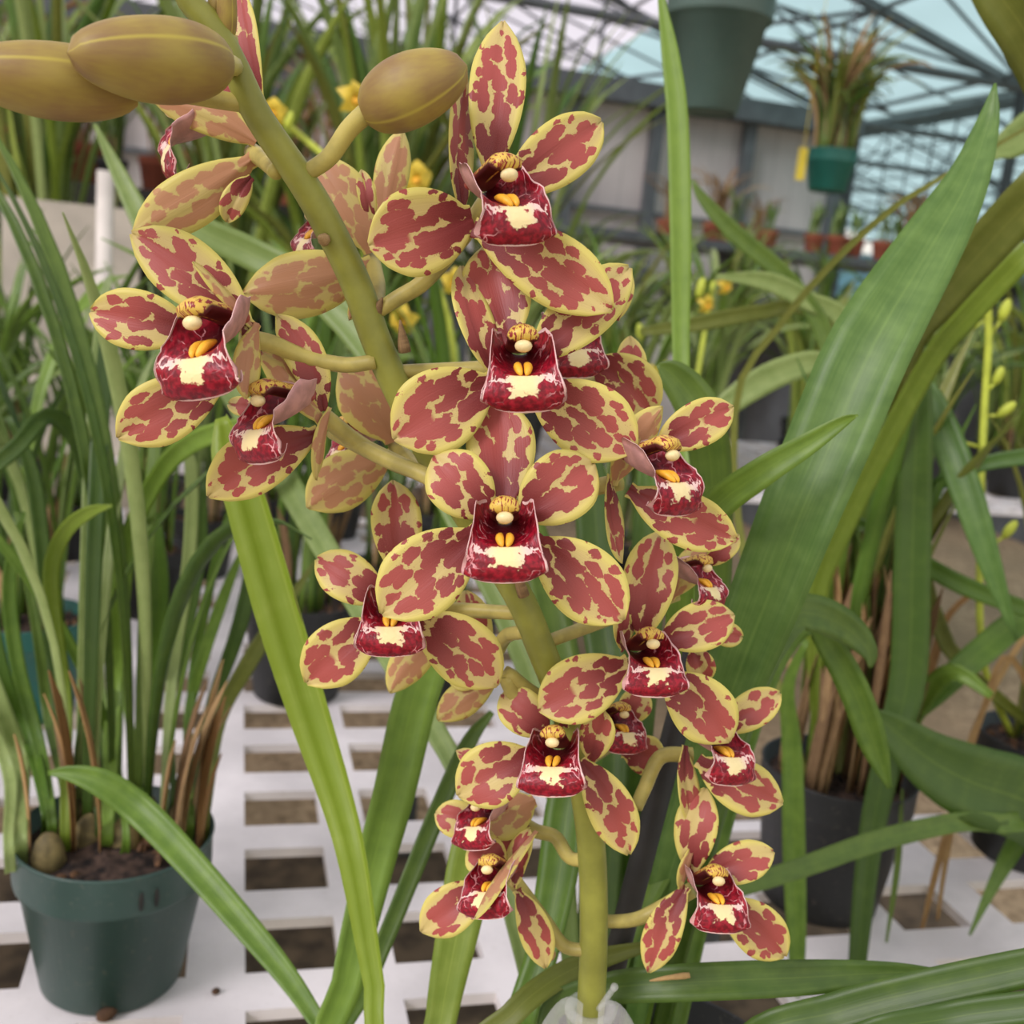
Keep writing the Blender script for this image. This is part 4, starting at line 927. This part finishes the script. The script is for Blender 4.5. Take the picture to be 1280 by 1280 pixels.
flower('lowest flower on the right', .415, (866,1112), [(748,1152,.426),(790,1150,.428),(820,1138,.428)], [
 ('d',866,1094,882,985,56,K(b=-5,dz=.004)), ('p',850,1110,865,1060,14,K(roll=60,back=True)), ('p',882,1094,967,1064,52,K()),
 ('s',858,1108,811,1216,48,K(b=4)), ('s',898,1128,981,1196,66,K(b=-5))], (902,1134,76,28,0))
flower('lowest flower on the left, crossed by a narrow rolled petal', .415, (640,1098), [(732,1188,.424),(705,1182,.426),(680,1150,.426)], [
 ('d',630,1092,588,1052,56,K(dz=.004)), ('s',612,1108,526,1165,62,K(b=3)), ('s',646,1112,682,1210,44,K(b=-4)), ('p',642,1108,662,1036,30,K(roll=-35,b=-4)),
 ('p',670,1040,594,1149,15,K(back=True,roll=50,dz=-.036,arch=-.012,b=3))], (605,1118,72,-30,0))
flower('flower tucked above the lowest left one, facing left', .430, (640,1020), [(735,1075,.418),(712,1072,.424),(694,1046,.430),(668,1038,.432)], [
 ('p',606,1034,544,1016,48,K()), ('s',668,1000,602,1036,60,K(back=True,shape='r',dz=-.010)), ('s',660,1030,592,1066,40,K()), ('d',620,965,570,938,24,K())], (590,1036,64,-42,0))
flower('small flower peeping out right of the lower middle one', .440, (772,925), ('auto',960), [
 ('s',778,940,831,948,52,K()), ('p',778,900,808,866,42,K()), ('s',745,930,700,940,40,K())], (784,918,60,36,0))
flower('flower peeping out between two flowers on the right, facing right', .420, (846,742), ('auto',800), [
 ('d',838,748,882,680,40,K(back=True,roll=10)), ('p',884,706,924,668,30,K()), ('s',886,790,928,796,32,K()), ('s',868,808,882,852,38,K())], (890,737,66,58,0))
flower('flower hidden behind the second flower, lip and pale tepals peeping right', .415, (742,478), ('auto',560), [
 ('s',740,452,816,520,78,K(b=-8)), ('p',800,500,787,420,40,K(b=-3)), ('p',770,400,784,336,30,K())], (722,440,80,24,0))
flower('left flower facing the viewer, with a folded yellow sepal on its right', .350, (300,424), [(470,452,.365),(430,456,.366),(380,446,.366),(335,428,.360)], [
 ('d',314,414,164,291,84,K(b=8,dz=.0)), ('p',316,412,240,328,15,K(back=True,roll=50,dz=-.010,b=4)), ('p',238,412,113,389,78,K()),
 ('s',278,482,147,548,84,K(b=5,dz=-.004)), ('s',322,405,308,499,36,K(back=True,roll=-25,b=5,dz=-.006))], (242,452,118,-38,2,12))
flower('left flower facing left, below the flower with the folded sepal', .368, (404,520), [(540,597,.379),(490,575,.380),(450,555,.380)], [
 ('d',404,514,346,394,52,K(b=10)), ('p',402,528,326,440,42,K(back=True,roll=20,b=5)), ('s',398,542,260,621,80,K(b=8)), ('p',412,510,395,600,17,K(back=True,roll=-40,b=4)), ('p',325,512,286,505,26,K(dz=.01))], (318,541,98,-56,0,6))
# flowers seen from behind, left of the stem
flower('topmost left flower seen from behind', .372, (316,190), [(345,215,.346),(335,205,.36)], [
 ('p',320,178,186,119,52,K(back=True,b=8)), ('s',318,198,166,291,72,K(back=True,b=-3)), ('p',314,222,284,278,34,K(b=5)), ('p',304,142,276,86,34,K()), ('d',328,128,298,-20,34,K(b=-4,roll=-30))], (210,186,108,-84,-8))
flower('upper flower seen from behind beside the stem', .390, (464,322), [(468,388,.366),(472,360,.38)], [
 ('s',466,330,304,366,86,K(back=True,b=-6)), ('p',464,316,396,196,66,K(back=True,b=6)), ('d',480,290,503,160,46,K(back=True,b=-3)), ('p',466,280,452,212,24,K()), ('p',468,350,436,400,24,K(back=True))], (380,302,78,-72,0))
flower('flower seen from behind left of the middle flower', .412, (494,556), [(540,600,.390),(520,585,.40)], [
 ('p',492,552,424,462,78,K(back=True,b=6)), ('s',490,570,384,635,74,K(back=True,b=5))], (422,566,72,-70,0))
flower('flower seen from behind under the middle left flower', .432, (615,826), [(655,790,.396),(632,796,.41)], [
 ('d',612,818,582,738,46,K(b=-4)), ('s',622,848,547,900,46,K(back=True,b=3)), ('p',605,842,560,846,40,K()), ('p',560,780,487,866,50,K(back=True,b=6))], None)
# ---- buds
def bud(pts, rmax, label, ped=None, axis=None):
    """pointed bud of three closed sepals; pts = (x, y, depth) from stalk end to tip"""
    a, c = P(*pts[0]), P(*pts[1]); A = (c-a); L = A.length; A.normalize(); X = A.cross((EYE-a).normalized()).normalized(); Y = A.cross(X); rows = []; uvs = []; nu, nv = 22, 30
    for i in range(nu):
        t = i/(nu-1); r = rmax*max(.02, (max(0, math.sin(PI*min(1, (t*.97+.03))**.86))**.46))
        row = []; ur = []
        for k in range(nv):
            th = 2*PI*k/nv; lobe = 1-.055*abs(math.cos(1.5*th))**8*math.sin(PI*t)
            row.append(a+A*(L*t)+(X*math.cos(th)+Y*math.sin(th))*(r*lobe)+Y*(-.10*rmax*math.sin(PI*t))); ur.append((t*3, k/nv))
        rows.append(row); uvs.append(ur)
    mb = MB(); mb.grid(rows, 0, uvs, uvs, closed=True)
    o = mb.build('bud', BUD, orc); o['label'] = label
    if ped: tube_px('bud_stalk', [P(*p) for p in ped]+[a+A*.002], (.0028, .0034), o)
    return o
bud([(284,80,.318),(84,66,.290)], 54*.302/F, 'large olive bud touching the stem', [(293,84,.334),(290,82,.326)])
bud([(172,112,.318),(-60,86,.300)], 48*.308/F, 'olive bud cut off by the left edge', [(306,130,.337),(270,124,.334),(225,116,.328)])
bud([(456,140,.338),(584,82,.330)], 46*.334/F, 'single olive bud on a long stalk right of the stem', [(384,216,.346),(412,196,.344),(436,162,.341)])
bud([(262,30,.335),(276,-12,.330)], 11*.33/F, 'tiny reddish bud by the stem tip', [(272,42,.331),(266,38,.332)])
bud([(284,56,.334),(284,-40,.325)], 13*.33/F, 'narrow green bud beside the stem tip', [(292,82,.334),(288,68,.334)])
for x, y, tx, ty, d in ((406,300,398,296,.349),(545,585,530,600,.374),(690,1195,668,1182,.42),(470,392,478,372,.363),(655,745,640,700,.386),(506,440,500,400,.365)):
    mb = MB(); a, b = P(x, y, d), P(tx, ty, d-.004); mb.tube([Vector(q) for q in spline([a, a*.5+b*.5, b], 6)], [.0022, .0021, .0018, .0013, .0008, .0003], 8); mb.build('bract', SHEATH, orc)

mb = MB(); q = [Vector(v) for v in spline([P(812,1226,.4365), P(836,1222,.4360), P(862,1219,.4365)], 8)]; mb.tube(q, [.0003,.0006,.0008,.0009,.0010,.0012,.0013,.0011], 8)
tag(mb.build('dry_sliver', LEAF_DRY), 'tan dry sliver lying on the horizontal leaf right of the stem foot', 'dry sliver')
# ---- stake and clip
mb = MB(); a, b = P(846,905,.47), P(768,1205,.48); dr_ = (b-a).normalized(); mb.tube([a-dr_*.05, b+dr_*.04, Vector((b.x, b.y, .875))*0.5+(b+dr_*.04)*.5, Vector((b.x+.01, b.y+.01, .866))], .0056, 12)
tag(mb.build('plant_stake', BLACK), 'black stake leaning behind the lower right of the flower stem', 'stake')
clip = empty('orchid_clip', P(739,1268,.42), 'clear plastic clip gripping the flower stem at the bottom edge', 'clip')
c = P(738,1262,.431); T = (STEMPTS[-1]-STEMPTS[-4]).normalized(); X = T.cross((EYE-c).normalized()).normalized(); Y = T.cross(X)
mb = MB(); mb.tube([c+(X*math.cos(a)+Y*math.sin(a))*.0085 for a in [i*2*PI/22 for i in range(23)]], .0022, 8, caps=False); mb.build('clip_ring', CLEAR, clip)
for sgn in (-1, 1):      # butterfly wings
    mb = MB(); rows = []; f_ = P(738,1268,.415)
    for i in range(10):
        t = i/9; rows.append([f_+X*(-sgn*(.003+.019*t))+T*(q*(.012*math.sin(PI*min(1, .25+.75*t)))+.004+.010*t*t)+(EYE-f_).normalized()*(.002*math.sin(3*t)) for q in (-1, -.5, 0, .5, 1)])
    bk = [[p-(EYE-f_).normalized()*.0012 for p in r] for r in rows]
    b0 = mb.grid(rows); b1 = mb.grid(bk, flip=True)
    for i in range(9):
        for j in (0, 4): mb.quad((b0+i*5+j, b0+(i+1)*5+j, b1+(i+1)*5+j, b1+i*5+j))
    for j in range(4): mb.quad((b0+45+j, b0+46+j, b1+46+j, b1+45+j))
    mb.build('wing', CLEAR, clip)
mb = MB(); a, b = P(748,1262,.416), P(768,1234,.412); mb.tube([a, b], .0012, 10); mb.blob(b, X*.0017, Y*.0017, T*.0017, 0, 6, 8); mb.build('pin', CLEAR, clip)
